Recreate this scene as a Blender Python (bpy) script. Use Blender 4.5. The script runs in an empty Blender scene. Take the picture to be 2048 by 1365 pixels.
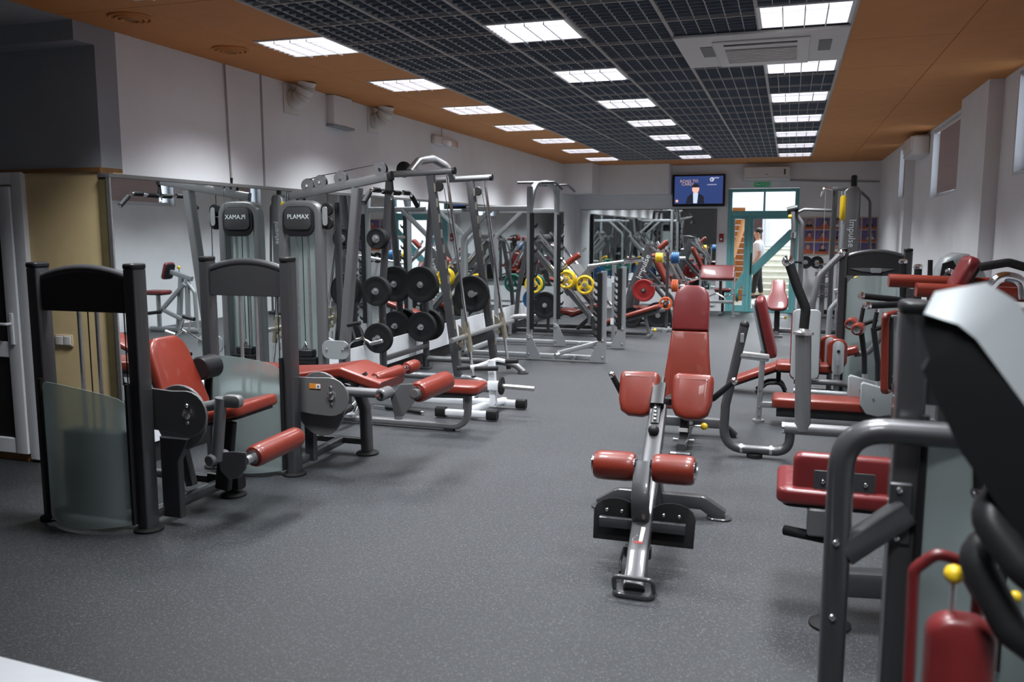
import bpy, math, random
from mathutils import Vector as V, Matrix
random.seed(7)
sc = bpy.context.scene
COL = sc.collection
# ------------------------------------------------------------------ camera, world, exposure
F, CU, CV, CZ = 1700.0, 1024.0, 682.5, 1.75
cd = bpy.data.cameras.new('camera'); cam = bpy.data.objects.new('camera', cd); COL.objects.link(cam)
cd.sensor_width = 36.0; cd.lens = 36.0 * F / 2048.0; cd.clip_start = 0.05; cd.clip_end = 200
cam.location = (0, 0, CZ)
cam.rotation_euler = (math.radians(90 - 7.4235), 0, math.radians(17.9385))
cd.dof.use_dof = True; cd.dof.focus_distance = 7.0; cd.dof.aperture_fstop = 2.8
sc.camera = cam
w = bpy.data.worlds.new('world'); sc.world = w; w.use_nodes = True
w.node_tree.nodes['Background'].inputs[0].default_value = (0.80, 0.86, 1.0, 1)
w.node_tree.nodes['Background'].inputs[1].default_value = 2.4
vs = sc.view_settings
vs.view_transform = 'Standard'; vs.look = 'None'; vs.gamma = 1.0; vs.use_curve_mapping = False
vs.exposure = 0.0
LAMP_W = 46.0           # power of one ceiling fixture

# pixel of the photograph (2048 x 1365) -> point on a plane of the room
ROT = cam.rotation_euler.to_matrix()
def ray(u, v): return ROT @ V((u - CU, -(v - CV), -F))
def PX(u, v, x): r = ray(u, v); return r * (x / r.x) + V((0, 0, CZ))
def PY(u, v, y): r = ray(u, v); return r * (y / r.y) + V((0, 0, CZ))
def PZ(u, v, z=0.0): r = ray(u, v); return r * ((z - CZ) / r.z) + V((0, 0, CZ))

# ------------------------------------------------------------------ materials
def mat(name, col, rough=0.5, metal=0.0, emit=None, es=0.0, trans=0.0, ior=1.45, coat=0.0, bump=0.0, bscale=200.0, var=0.0, vscale=8.0):
    m = bpy.data.materials.new(name); m.use_nodes = True
    nt = m.node_tree; b = nt.nodes['Principled BSDF']
    b.inputs['Base Color'].default_value = (*col, 1); b.inputs['Roughness'].default_value = rough
    b.inputs['Metallic'].default_value = metal; b.inputs['IOR'].default_value = ior
    b.inputs['Transmission Weight'].default_value = trans; b.inputs['Coat Weight'].default_value = coat
    if emit: b.inputs['Emission Color'].default_value = (*emit, 1); b.inputs['Emission Strength'].default_value = es
    if bump or var:
        tc = nt.nodes.new('ShaderNodeTexCoord')
    if bump:
        n = nt.nodes.new('ShaderNodeTexNoise'); n.inputs['Scale'].default_value = bscale; n.inputs['Detail'].default_value = 3
        bp = nt.nodes.new('ShaderNodeBump'); bp.inputs['Strength'].default_value = bump; bp.inputs['Distance'].default_value = 0.002
        nt.links.new(tc.outputs['Object'], n.inputs['Vector']); nt.links.new(n.outputs['Fac'], bp.inputs['Height'])
        nt.links.new(bp.outputs['Normal'], b.inputs['Normal'])
    if var:
        n = nt.nodes.new('ShaderNodeTexNoise'); n.inputs['Scale'].default_value = vscale; n.inputs['Detail'].default_value = 5
        r = nt.nodes.new('ShaderNodeValToRGB')
        r.color_ramp.elements[0].color = (*[c * (1 - var) for c in col], 1); r.color_ramp.elements[1].color = (*[min(1, c * (1 + var)) for c in col], 1)
        r.color_ramp.elements[0].position = .3; r.color_ramp.elements[1].position = .7
        nt.links.new(tc.outputs['Object'], n.inputs['Vector']); nt.links.new(n.outputs['Fac'], r.inputs['Fac']); nt.links.new(r.outputs['Color'], b.inputs['Base Color'])
    return m
M = {}
M['gun'] = mat('gunmetal paint', (.052, .052, .056), .36, .25, coat=.4, bump=.05, bscale=600)
M['gunl'] = mat('grey metallic paint', (.135, .135, .14), .36, .3, coat=.3, bump=.05, bscale=600)
M['silver'] = mat('silver paint', (.26, .27, .28), .36, .35, bump=.04, bscale=500)
M['steel'] = mat('brushed steel', (.55, .55, .55), .3, .9, var=.08, vscale=30)
M['chrome'] = mat('chrome', (.82, .82, .84), .09, 1.0, var=.03)
M['brass'] = mat('dull nickel', (.42, .38, .30), .35, .85, var=.1, vscale=20)
M['red'] = mat('red vinyl', (.152, .018, .009), .38, coat=.2, bump=.12, bscale=350, var=.06, vscale=10)
M['wine'] = mat('wine red vinyl', (.135, .014, .015), .38, coat=.2, bump=.12, bscale=350, var=.06, vscale=10)
M['black'] = mat('black plastic', (.014, .014, .015), .42, bump=.06, bscale=300)
M['rubber'] = mat('black rubber', (.009, .009, .0095), .66, bump=.15, bscale=250)
M['panel'] = mat('black textured panel', (.032, .032, .034), .55, bump=.2, bscale=500)
M['plate'] = mat('grey steel plate', (.17, .17, .17), .42, .4, bump=.05, bscale=500)
M['shell'] = mat('silver plastic shell', (.27, .29, .30), .38, .1, bump=.04, bscale=300)
M['white'] = mat('white enamel', (.70, .72, .75), .35, var=.03)
M['wplastic'] = mat('white plastic', (.66, .65, .63), .4, var=.02)
M['yellow'] = mat('yellow plastic', (.60, .40, .015), .4, var=.05)
M['blue'] = mat('blue rubber', (.012, .085, .22), .45, var=.05)
M['green'] = mat('green rubber', (.008, .12, .085), .45, var=.05)
M['orange'] = mat('orange rubber', (.50, .085, .02), .45, var=.05)
M['redplate'] = mat('red rubber', (.24, .012, .012), .45, var=.05)
M['teal'] = mat('teal door paint', (.15, .42, .44), .4, var=.04)
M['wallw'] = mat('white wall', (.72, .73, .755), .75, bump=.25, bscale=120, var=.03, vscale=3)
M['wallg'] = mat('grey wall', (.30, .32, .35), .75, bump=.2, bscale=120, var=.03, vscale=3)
M['beige'] = mat('beige wallpaper', (.72, .56, .30), .7, bump=.25, bscale=90, var=.05, vscale=6)
M['btrim'] = mat('brown trim', (.22, .11, .04), .5, var=.15, vscale=12)
M['bside'] = mat('olive brown panel edge', (.12, .095, .045), .4, var=.1, vscale=12)
M['skirt'] = mat('black skirting', (.02, .02, .02), .4, var=.1)
M['ceil'] = mat('orange ceiling panel', (.56, .235, .070), .7, bump=.2, bscale=150, var=.05, vscale=4)
M['void'] = mat('dark ceiling void', (.34, .44, .60), .9, var=.1)
M['blade'] = mat('grey grid blade', (.44, .44, .45), .5, .0, var=.05)
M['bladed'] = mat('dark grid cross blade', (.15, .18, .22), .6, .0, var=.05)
M['runner'] = mat('grey grid runner', (.42, .40, .38), .5, .0, var=.05)
M['lamp'] = mat('lit lamp diffuser', (.9, .9, .9), .5, emit=(1.0, .96, 1.0), es=2.6)
M['lamph'] = mat('fixture housing', (.75, .75, .78), .25, .7, var=.03)
M['mirror'] = mat('mirror glass', (.83, .88, .88), .012, 1.0)
M['glass'] = mat('clear glass', (.95, 1, .99), .0, trans=1.0, ior=1.05)
M['frost'] = mat('frosted sheet', (.58, .67, .66), .42, trans=.76, ior=1.1)
M['cable'] = mat('black cable', (.01, .01, .01), .5, var=.1)
M['wood'] = mat('orange wood', (.50, .17, .035), .45, var=.2, vscale=14)
M['woodl'] = mat('pale orange wood', (.80, .36, .13), .4, var=.12, vscale=10)
M['stair'] = mat('pale stone stair', (.56, .56, .48), .6, var=.08, vscale=6)
M['hall'] = mat('white hall wall', (.72, .74, .80), .7, var=.03)
M['halld'] = mat('dark red hall panel', (.025, .006, .006), .5, var=.2)
M['cord'] = mat('grey cord', (.35, .33, .32), .6, var=.05)
M['blind'] = mat('pinkish blind slat', (.42, .33, .33), .7, var=.06, vscale=20)
M['skin'] = mat('skin', (.52, .29, .20), .55, var=.05, vscale=20)
M['hair'] = mat('dark hair', (.02, .013, .01), .6, var=.2, vscale=60)
M['tshirt'] = mat('white cotton', (.75, .77, .82), .8, bump=.2, bscale=40)
M['trousers'] = mat('dark cotton', (.02, .02, .024), .8, bump=.2, bscale=60)
M['shoe'] = mat('brown shoe', (.05, .03, .025), .5, var=.1)
M['purple'] = mat('purple print', (.13, .10, .26), .5, var=.15, vscale=9)
M['violet'] = mat('pale violet print', (.30, .26, .38), .5, var=.12, vscale=9)
M['oprint'] = mat('orange print', (.45, .10, .04), .5, var=.1)
M['cream'] = mat('cream board', (.62, .52, .40), .55, var=.05)
M['screen'] = mat('navy screen', (.0, .0, .0), .2, emit=(.022, .040, .13), es=1.5)
M['sface'] = mat('screen face glow', (0, 0, 0), .3, emit=(.70, .38, .30), es=1.5)
M['ssuit'] = mat('screen suit glow', (0, 0, 0), .3, emit=(.012, .012, .022), es=1.5)
M['sshirt'] = mat('screen shirt glow', (0, 0, 0), .3, emit=(.42, .52, .75), es=1.5)
M['stext'] = mat('screen text glow', (0, 0, 0), .3, emit=(.62, .62, .72), es=1.5)
M['stextw'] = mat('screen warm text glow', (0, 0, 0), .3, emit=(.40, .26, .22), es=1.5)
M['signg'] = mat('green exit sign', (.01, .16, .06), .4, emit=(.01, .12, .05), es=.5)
M['signt'] = mat('sign lettering', (.55, .75, .6), .5, var=.02)
M['ltext'] = mat('silver lettering', (.70, .75, .76), .35, .2)
M['label'] = mat('pale sticker', (.55, .62, .70), .5, var=.05)
M['olabel'] = mat('orange sticker', (.65, .22, .03), .5, var=.05)
M['sky'] = M['glass']
for k_ in ('rubber', 'black', 'panel', 'skirt'): M[k_].node_tree.nodes['Principled BSDF'].inputs['Specular IOR Level'].default_value = .28
def floor_mat():
    m = bpy.data.materials.new('speckled rubber floor'); m.use_nodes = True; nt = m.node_tree; b = nt.nodes['Principled BSDF']
    tc = nt.nodes.new('ShaderNodeTexCoord')
    n1 = nt.nodes.new('ShaderNodeTexNoise'); n1.inputs['Scale'].default_value = 2.2; n1.inputs['Detail'].default_value = 4
    r1 = nt.nodes.new('ShaderNodeValToRGB'); r1.color_ramp.elements[0].color = (.015, .0165, .019, 1); r1.color_ramp.elements[1].color = (.022, .024, .027, 1)
    vo = nt.nodes.new('ShaderNodeTexVoronoi'); vo.inputs['Scale'].default_value = 150; vo.inputs['Randomness'].default_value = 1
    r2 = nt.nodes.new('ShaderNodeValToRGB'); r2.color_ramp.interpolation = 'LINEAR'
    r2.color_ramp.elements[0].position = .20; r2.color_ramp.elements[0].color = (1, 1, 1, 1)
    r2.color_ramp.elements[1].position = .42; r2.color_ramp.elements[1].color = (0, 0, 0, 1)
    n2 = nt.nodes.new('ShaderNodeTexNoise'); n2.inputs['Scale'].default_value = 60; n2.inputs['Detail'].default_value = 2
    r3 = nt.nodes.new('ShaderNodeValToRGB'); r3.color_ramp.elements[0].position = .42; r3.color_ramp.elements[1].position = .60
    mu = nt.nodes.new('ShaderNodeMath'); mu.operation = 'MULTIPLY'
    mx = nt.nodes.new('ShaderNodeMix'); mx.data_type = 'RGBA'
    mx.inputs[7].default_value = (.115, .122, .131, 1)
    L = nt.links.new
    for n in (n1, vo, n2): L(tc.outputs['Object'], n.inputs['Vector'])
    L(n1.outputs['Fac'], r1.inputs['Fac']); L(vo.outputs['Distance'], r2.inputs['Fac']); L(n2.outputs['Fac'], r3.inputs['Fac'])
    L(r2.outputs['Color'], mu.inputs[0]); L(r3.outputs['Color'], mu.inputs[1]); L(mu.outputs[0], mx.inputs[0]); L(r1.outputs['Color'], mx.inputs[6])
    L(mx.outputs[2], b.inputs['Base Color'])
    b.inputs['Roughness'].default_value = .52
    bp = nt.nodes.new('ShaderNodeBump'); bp.inputs['Strength'].default_value = .25; bp.inputs['Distance'].default_value = .002
    n3 = nt.nodes.new('ShaderNodeTexNoise'); n3.inputs['Scale'].default_value = 140; L(tc.outputs['Object'], n3.inputs['Vector']); L(n3.outputs['Fac'], bp.inputs['Height']); L(bp.outputs['Normal'], b.inputs['Normal'])
    return m
M['floor'] = floor_mat()

# ------------------------------------------------------------------ mesh builder
X, Y, Z = V((1, 0, 0)), V((0, 1, 0)), V((0, 0, 1))
def vv(p): return p if isinstance(p, V) else V(p)
def rrect(w_, h_, r, n=4):
    r = min(r, w_ / 2 - 1e-4, h_ / 2 - 1e-4); out = []
    for cx, cy, a in ((w_/2-r, h_/2-r, 0), (-w_/2+r, h_/2-r, 90), (-w_/2+r, -h_/2+r, 180), (w_/2-r, -h_/2+r, 270)):
        for i in range(n + 1):
            t = math.radians(a + 90 * i / n); out.append((cx + r * math.cos(t), cy + r * math.sin(t)))
    return out
def circ(r, n=16, a0=0): return [(r * math.cos(a0 + 2*math.pi*i/n), r * math.sin(a0 + 2*math.pi*i/n)) for i in range(n)]
def fillet(pts, fil, n=5):
    pts = [vv(p) for p in pts]
    if not fil or len(pts) < 3: return pts
    out = [pts[0]]
    for i in range(1, len(pts) - 1):
        a, b, c = pts[i-1], pts[i], pts[i+1]
        d1, d2 = (a - b), (c - b); l1, l2 = d1.length, d2.length; d1 /= l1; d2 /= l2
        ang = d1.angle(d2)
        if ang > 3.05: out.append(b); continue
        t = min(fil / math.tan(ang / 2), l1 * .49, l2 * .49); p0, p2 = b + d1 * t, b + d2 * t
        for k in range(n + 1):
            s = k / n; out.append(p0 * (1-s)**2 + b * 2*s*(1-s) + p2 * s*s)
    out.append(pts[-1]); return out
class MB:
    def __init__(s): s.v = []; s.f = []
    def ring(s, pts): i = len(s.v); s.v += [tuple(p) for p in pts]; return list(range(i, i + len(pts)))
    def loft(s, rings, cap0=True, cap1=True, closed=False):
        n = len(rings[0])
        prs = list(zip(rings, rings[1:])) + ([(rings[-1], rings[0])] if closed else [])
        for a, b in prs:
            for i in range(n): s.f.append((a[i], a[(i+1) % n], b[(i+1) % n], b[i]))
        if not closed:
            if cap0: s.f.append(tuple(reversed(rings[0])))
            if cap1: s.f.append(tuple(rings[-1]))
        return s
    def sweep(s, pts, sec, fil=0, up=Z, n=5, scale=None):
        pts = fillet(pts, fil, n); m = len(pts); tg = []
        for i in range(m):
            a = (pts[i] - pts[i-1]).normalized() if i else None; b = (pts[i+1] - pts[i]).normalized() if i < m-1 else None
            tg.append((a, b))
        t0 = tg[0][1]; up = vv(up)
        u = up - t0 * up.dot(t0)
        if u.length < 1e-3: u = X - t0 * X.dot(t0)
        u.normalize(); rings = []
        for i in range(m):
            a, b = tg[i]
            if a is None: t = b; k = 1
            elif b is None: t = a; k = 1
            else:
                t = (a + b).normalized(); k = 1 / max(.3, t.dot(a))
            u = u - t * u.dot(t); u.normalize(); sd = t.cross(u)
            bend = None
            if a is not None and b is not None:
                bend = (b - a); bend = bend.normalized() if bend.length > 1e-6 else None
            f = scale[i] if scale and i < len(scale) else 1
            rp = []
            for x, y in sec:
                d = sd * (x * f) + u * (y * f)
                if bend is not None: d = d + bend * (d.dot(bend) * (k - 1))
                rp.append(pts[i] + d)
            rings.append(s.ring(rp))
        return s.loft(rings)
    def tube(s, pts, r, fil=0, n=12, seg=5): return s.sweep(pts, circ(r, n), fil, Z, seg)
    def bar(s, pts, w_, h_, fil=0, up=Z, r=None): return s.sweep(pts, rrect(w_, h_, r if r is not None else min(w_, h_) * .22, 2), fil, up)
    def pad(s, o, U, Vv, poly, t, r=0.01, seg=3, dome=0.0):
        o = vv(o); U = vv(U).normalized(); Vv = vv(Vv); Vv = (Vv - U * U.dot(Vv)).normalized(); W = U.cross(Vv); n = len(poly)
        P = [V((x, y)) for x, y in poly]; nrm = []
        area = sum(P[i].x * P[(i+1) % n].y - P[(i+1) % n].x * P[i].y for i in range(n))
        if area < 0: P.reverse()
        for i in range(n):
            e1 = (P[i] - P[i-1]); e2 = (P[(i+1) % n] - P[i]); e1.normalize(); e2.normalize()
            n1 = V((-e1.y, e1.x)); n2 = V((-e2.y, e2.x)); b = (n1 + n2); l = b.length
            b = b / l if l > 1e-6 else n1; nrm.append(b / max(.5, b.dot(n1)))
        lay = [(r, 0)] + [(r * (1 - math.sin(a)), r * (1 - math.cos(a))) for a in [math.pi/2 * k/seg for k in range(1, seg+1)]]
        top = [(i, t - h_) for i, h_ in reversed(lay)]
        L = lay + top
        if dome: L.append((r + dome * 4, t + dome))
        rings = []
        for ins, h_ in L:
            rings.append(s.ring([o + U * (P[i].x + nrm[i].x * ins) + Vv * (P[i].y + nrm[i].y * ins) + W * h_ for i in range(n)]))
        return s.loft(rings)
    def box(s, lo, hi, r=0.0):
        lo, hi = vv(lo), vv(hi); c = (lo + hi) / 2; d = hi - lo
        if r <= 0:
            i = len(s.v)
            for z in (lo.z, hi.z):
                for x, y in ((lo.x, lo.y), (hi.x, lo.y), (hi.x, hi.y), (lo.x, hi.y)): s.v.append((x, y, z))
            for f in ((0,3,2,1),(4,5,6,7),(0,1,5,4),(1,2,6,5),(2,3,7,6),(3,0,4,7)): s.f.append(tuple(i + k for k in f))
            return s
        return s.pad((c.x, c.y, lo.z), X, Y, rrect(d.x, d.y, r * 1.2, 2), d.z, r, 1)
    def cyl(s, a, b, r, r2=None, n=18, bev=0.0):
        a, b = vv(a), vv(b); r2 = r if r2 is None else r2; d = (b - a); l = d.length
        prof = [(r, 0), (r2, l)] if not bev else [(r - bev, 0), (r, bev), (r2, l - bev), (r2 - bev, l)]
        return s.lathe(a, d, prof, n)
    def lathe(s, o, ax, prof, n=24):
        o = vv(o); t = vv(ax).normalized(); u = (Z if abs(t.z) < .9 else X); u = (u - t * u.dot(t)).normalized(); w_ = t.cross(u)
        rings = [s.ring([o + t * h_ + (u * math.cos(2*math.pi*i/n) + w_ * math.sin(2*math.pi*i/n)) * max(r, 1e-4) for i in range(n)]) for r, h_ in prof]
        return s.loft(rings)
    def ball(s, c, r, n=12, sq=1.0):
        return s.lathe(vv(c) - Z * r * sq, Z, [(r * math.sin(math.pi * k / 8), r * sq * (1 - math.cos(math.pi * k / 8))) for k in range(9)], n)
    def torus(s, c, ax, R, r, n=24, m=8):
        c = vv(c); t = vv(ax).normalized(); u = (Z if abs(t.z) < .9 else X); u = (u - t * u.dot(t)).normalized(); w_ = t.cross(u); rings = []
        for i in range(n):
            a = 2*math.pi*i/n; d = u * math.cos(a) + w_ * math.sin(a)
            rings.append(s.ring([c + d * (R + r * math.cos(2*math.pi*k/m)) + t * (r * math.sin(2*math.pi*k/m)) for k in range(m)]))
        return s.loft(rings, closed=True)
    def mesh(s, name, base=(0, 0, 0)):
        me = bpy.data.meshes.new(name); b = vv(base)
        me.from_pydata([tuple(V(p) - b) for p in s.v], [], s.f); me.validate(); me.update()
        import bmesh
        bm = bmesh.new(); bm.from_mesh(me); bmesh.ops.recalc_face_normals(bm, faces=bm.faces); bm.to_mesh(me); bm.free()
        for p in me.polygons: p.use_smooth = True
        me.set_sharp_from_angle(angle=math.radians(38))
        return me
BASE = {}
def thing(name, label, cat, loc, group=None):
    o = bpy.data.objects.new(name, None); COL.objects.link(o); o.location = vv(loc); o.empty_display_size = .1
    o['label'] = label; o['category'] = cat
    if group: o['group'] = group
    BASE[o.name] = V(loc); return o
def part(t, name, mb, m, label=None, kind=None):
    b = BASE[t.name]; me = mb.mesh(name, b); me.materials.append(M[m])
    o = bpy.data.objects.new(name, me); COL.objects.link(o); o.parent = t; BASE[o.name] = b
    if label: o['label'] = label
    if kind: o['kind'] = kind
    return o
def single(name, mb, m, label, cat, base, group=None):
    me = mb.mesh(name, base); me.materials.append(M[m])
    o = bpy.data.objects.new(name, me); COL.objects.link(o); o.location = vv(base); o['label'] = label; o['category'] = cat
    if group: o['group'] = group
    BASE[o.name] = V(base); return o
def struct(name, mb, m, label=None):
    me = mb.mesh(name); me.materials.append(M[m]); o = bpy.data.objects.new(name, me); COL.objects.link(o); o['kind'] = 'structure'
    if label: o['label'] = label
    BASE[o.name] = V((0, 0, 0)); return o
def inst(t, name, me, loc, rot=(0, 0, 0)):
    o = bpy.data.objects.new(name, me); COL.objects.link(o); o.parent = t; o.location = vv(loc) - BASE[t.name]; o.rotation_euler = rot; BASE[o.name] = BASE[t.name]; return o
def kids(o): return [c for c in bpy.data.objects if c.parent == o]
def copy_tree(o, loc, rz, label, group=None):
    def rec(a, par):
        c = a.copy(); COL.objects.link(c)
        c.parent = par
        for ch in kids(a): rec(ch, c)
        return c
    r = rec(o, None); r.location = vv(loc); r.rotation_euler = (0, 0, rz); r['label'] = label
    if group: r['group'] = group
    return r
def text(t, name, s_, size, o, U, Vv, m, align='CENTER', depth=.0008):
    cu = bpy.data.curves.new(name, 'FONT'); cu.body = s_; cu.size = size; cu.align_x = align; cu.align_y = 'CENTER'; cu.extrude = depth; cu.resolution_u = 2
    ob = bpy.data.objects.new(name + '_curve', cu); COL.objects.link(ob)
    me = bpy.data.meshes.new_from_object(ob); bpy.data.objects.remove(ob)
    U = vv(U).normalized(); Vv = vv(Vv).normalized(); W = U.cross(Vv); o = vv(o) - BASE[t.name]
    me.transform(Matrix(((U.x, Vv.x, W.x, o.x), (U.y, Vv.y, W.y, o.y), (U.z, Vv.z, W.z, o.z), (0, 0, 0, 1))))
    me.materials.clear(); me.materials.append(M[m])
    ob = bpy.data.objects.new(name, me); COL.objects.link(ob); ob.parent = t; BASE[ob.name] = BASE[t.name]; return ob

# ------------------------------------------------------------------ the room
XL, XM, XR, YB, H = -4.62, -4.52, 1.85, 19.0, 3.15
struct('floor', MB().box((-7.2, -3.0, -.1), (2.2, 19.12, 0)), 'floor')
wl = struct('wall_left', MB().box((XL - .2, 5.1, 0), (XL, YB + .2, 3.6)), 'wallw')
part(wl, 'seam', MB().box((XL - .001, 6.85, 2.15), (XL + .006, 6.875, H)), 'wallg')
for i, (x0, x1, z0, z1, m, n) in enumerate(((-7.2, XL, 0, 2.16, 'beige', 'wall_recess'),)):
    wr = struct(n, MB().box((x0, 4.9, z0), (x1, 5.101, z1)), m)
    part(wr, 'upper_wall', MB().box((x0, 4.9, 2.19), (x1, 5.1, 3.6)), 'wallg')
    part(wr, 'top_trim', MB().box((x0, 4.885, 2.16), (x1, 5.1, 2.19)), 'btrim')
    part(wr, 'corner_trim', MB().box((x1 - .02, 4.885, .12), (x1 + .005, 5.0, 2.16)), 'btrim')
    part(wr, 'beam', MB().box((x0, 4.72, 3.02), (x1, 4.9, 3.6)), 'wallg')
struct('wall_far_left', MB().box((-7.4, -3.2, 0), (-7.2, 5.1, 3.6)), 'wallw')
struct('wall_front', MB().box((-7.4, -3.2, 0), (2.2, -3.0, 3.6)), 'wallw')
struct('baseboard_recess', MB().box((-7.2, 4.87, 0), (-5.42, 4.9, .10), .004), 'btrim')
struct('baseboard_left', MB().box((XL, 4.86, 0), (XM - .012, 17.5, .15), .004), 'skirt')
wr_ = struct('wall_right', MB().box((XR, -3.0, 0), (XR + .25, 6.2, 3.6)), 'wallw')
for (a, b, z0, z1) in ((6.2, 8.62, 0, 2.25), (8.62, 10.75, 0, 3.6), (10.75, 13.3, 0, 2.2), (13.3, 15.1, 0, 3.6)):
    part(wr_, 'wall_panel', MB().box((XR, a, z0), (XR + .25, b, z1)), 'wallw')
part(wr_, 'pilaster', MB().box((1.72, 9.15, 0), (XR, 10.5, H)), 'wallw')
for (a, b, z0, z1) in ((15.0, 15.06, 0, 3.6), (15.06, 15.85, 0, 2.27), (15.85, 19.2, 0, 3.6)):
    part(wr_, 'wall_panel', MB().box((1.72, a, z0), (XR + .25, b, z1)), 'wallw')
wb = struct('wall_back', MB().box((XL, YB, 0), (-1.27, YB + .12, 3.6)), 'wallw')
part(wb, 'wall_panel', MB().box((.17, YB, 0), (1.75, YB + .12, 3.6)), 'wallw')
part(wb, 'lintel', MB().box((-1.27, YB, 2.64), (.17, YB + .12, 3.6)), 'wallw')
struct('trim_1', MB().box((XL, 17.75, 2.53), (-3.98, YB - .001, H - .001)), 'wallw')
struct('trim_2', MB().box((-3.979, 18.45, 2.52), (-2.48, YB - .001, H - .001)), 'wallw')
struct('baseboard_back', MB().box((.17, YB - .02, 0), (1.72, YB, .09), .004), 'skirt')

# ceiling: dark void, grid of thin blades and runners, orange panels both sides
ce = struct('ceiling', MB().box((-7.4, -3.2, 3.62), (2.2, 19.2, 3.7)), 'void')
GX0, GX1, GY0, GY1 = -3.27, .345, -2.9, 17.45
bl_long = MB().box((-.003, 0, 0), (.003, GY1 - GY0, .045)).mesh('blade'); bl_long.materials.append(M['blade'])
bl_cross = MB().box((0, -.003, 0), (GX1 - GX0, .003, .045)).mesh('blade'); bl_cross.materials.append(M['bladed'])
ru_long = MB().box((-.012, 0, 0), (.012, GY1 - GY0, .05)).mesh('runner'); ru_long.materials.append(M['runner'])
ru_cross = MB().box((0, -.007, 0), (GX1 - GX0, .007, .05)).mesh('runner'); ru_cross.materials.append(M['runner'])
x = GX0; k = 0
while x < GX1 + .01:
    if k % 6 == 0: inst(ce, 'runner', ru_long, (x, GY0, H - .006))
    else: inst(ce, 'blade', bl_long, (x, GY0, H))
    k += 1; x = GX0 + k * (GX1 - GX0) / 36
gb = MB(); k = 0; y = 17.4
while y > 4.0:
    if k % 7 == 0: inst(ce, 'runner', ru_cross, (GX0, y, H - .004))
    else: inst(ce, 'blade', bl_cross, (GX0, y, H))
    k += 1; y = 17.4 - k * .6 / 7
while y > GY0:
    gb.box((GX0, y - .003, H), (GX1, y + .003, H + .045)); y -= .6 / 7
part(ce, 'grid_behind_camera', gb, 'bladed', kind='stuff')
def tile_mesh(w_, l): me = MB().box((0, 0, 0), (w_ - .004, l - .004, .02), .003).mesh('ceiling_tile'); me.materials.append(M['ceil']); return me
tl = tile_mesh((GX0 - XL) / 2, 1.2); tr = tile_mesh((XR - GX1) / 2, 1.2)
for j in range(19):
    yy = 19.0 - 1.2 * (j + 1)
    for i in range(2):
        if yy > -3.5: inst(ce, 'ceiling_tile', tl, (XL + i * (GX0 - XL) / 2, yy, H)); inst(ce, 'ceiling_tile', tr, (GX1 + .004 + i * (XR - GX1) / 2, yy, H))
tb = tile_mesh((GX1 - GX0) / 3, 19.0 - GY1)
for i in range(3): inst(ce, 'ceiling_tile', tb, (GX0 + i * (GX1 - GX0) / 3, GY1 + .01, H))
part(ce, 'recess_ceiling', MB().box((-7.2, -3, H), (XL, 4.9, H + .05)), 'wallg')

# ceiling fixtures
hm = MB().box((-.3, -.3, .004), (.3, .3, .09)).mesh('housing'); hm.materials.append(M['lamph'])
dm = MB().box((-.272, -.272, 0), (.272, .272, .006)).mesh('diffuser'); dm.materials.append(M['lamp'])
fr = MB()
for s_ in (-1, 1):
    fr.box((-.298, s_*.286 - .012, -.003), (.298, s_*.286 + .012, .006)); fr.box((s_*.286 - .012, -.274, -.003), (s_*.286 + .012, .274, .006))
fm = fr.mesh('frame'); fm.materials.append(M['white'])
lv = MB()
for i in range(1, 8): lv.box((-.27, -.272 + i*.068 - .0015, -.02), (.27, -.272 + i*.068 + .0015, 0))
for i in range(1, 4): lv.box((-.272 + i*.136 - .004, -.27, -.022), (-.272 + i*.136 + .004, .27, 0))
lm = lv.mesh('louvre'); lm.materials.append(M['lamph'])
al = bpy.data.lights.new('fixture_light', 'AREA'); al.shape = 'SQUARE'; al.size = .54; al.energy = LAMP_W; al.color = (.93, .965, 1.0); al.spread = math.radians(112)
ORD = ['nearest', 'second', 'third', 'fourth', 'fifth', 'sixth', 'farthest']
def lamp(xc, yc, lab):
    t = thing('ceiling_light', lab, 'ceiling light', (xc, yc, H - .006), 'square recessed ceiling lights')
    inst(t, 'housing', hm, (xc, yc, H - .006)); inst(t, 'diffuser', dm, (xc, yc, H - .006)); inst(t, 'frame', fm, (xc, yc, H - .006)); inst(t, 'louvre', lm, (xc, yc, H - .006))
    o = bpy.data.objects.new('fixture_light', al); COL.objects.link(o); o.parent = t; o.location = (0, 0, -.024)
for row, xc, y0, rl in (('right', .04, 6.08, 'beside the white cassette row'), ('middle', -1.765, 5.99, 'in the middle of the dark grid'), ('left', -3.56, 5.95, 'set in the left orange strip')):
    for i in range(7):
        lamp(xc, y0 + 1.8 * i, 'square lit ceiling light, %s in view %s' % (ORD[i], rl))
lamp(-3.56, 4.15, 'square lit ceiling light cut off by the top edge of the picture')
lamp(-1.765, 4.19, 'square lit ceiling light of the middle row above the picture')
lamp(.04, 4.28, 'square lit ceiling light of the right row above the picture')
lamp(.04, 2.45, 'square lit ceiling light of the right row overhead of the viewer, out of view')
lamp(.04, .65, 'square lit ceiling light of the right row straight above the viewer, out of view')

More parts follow.
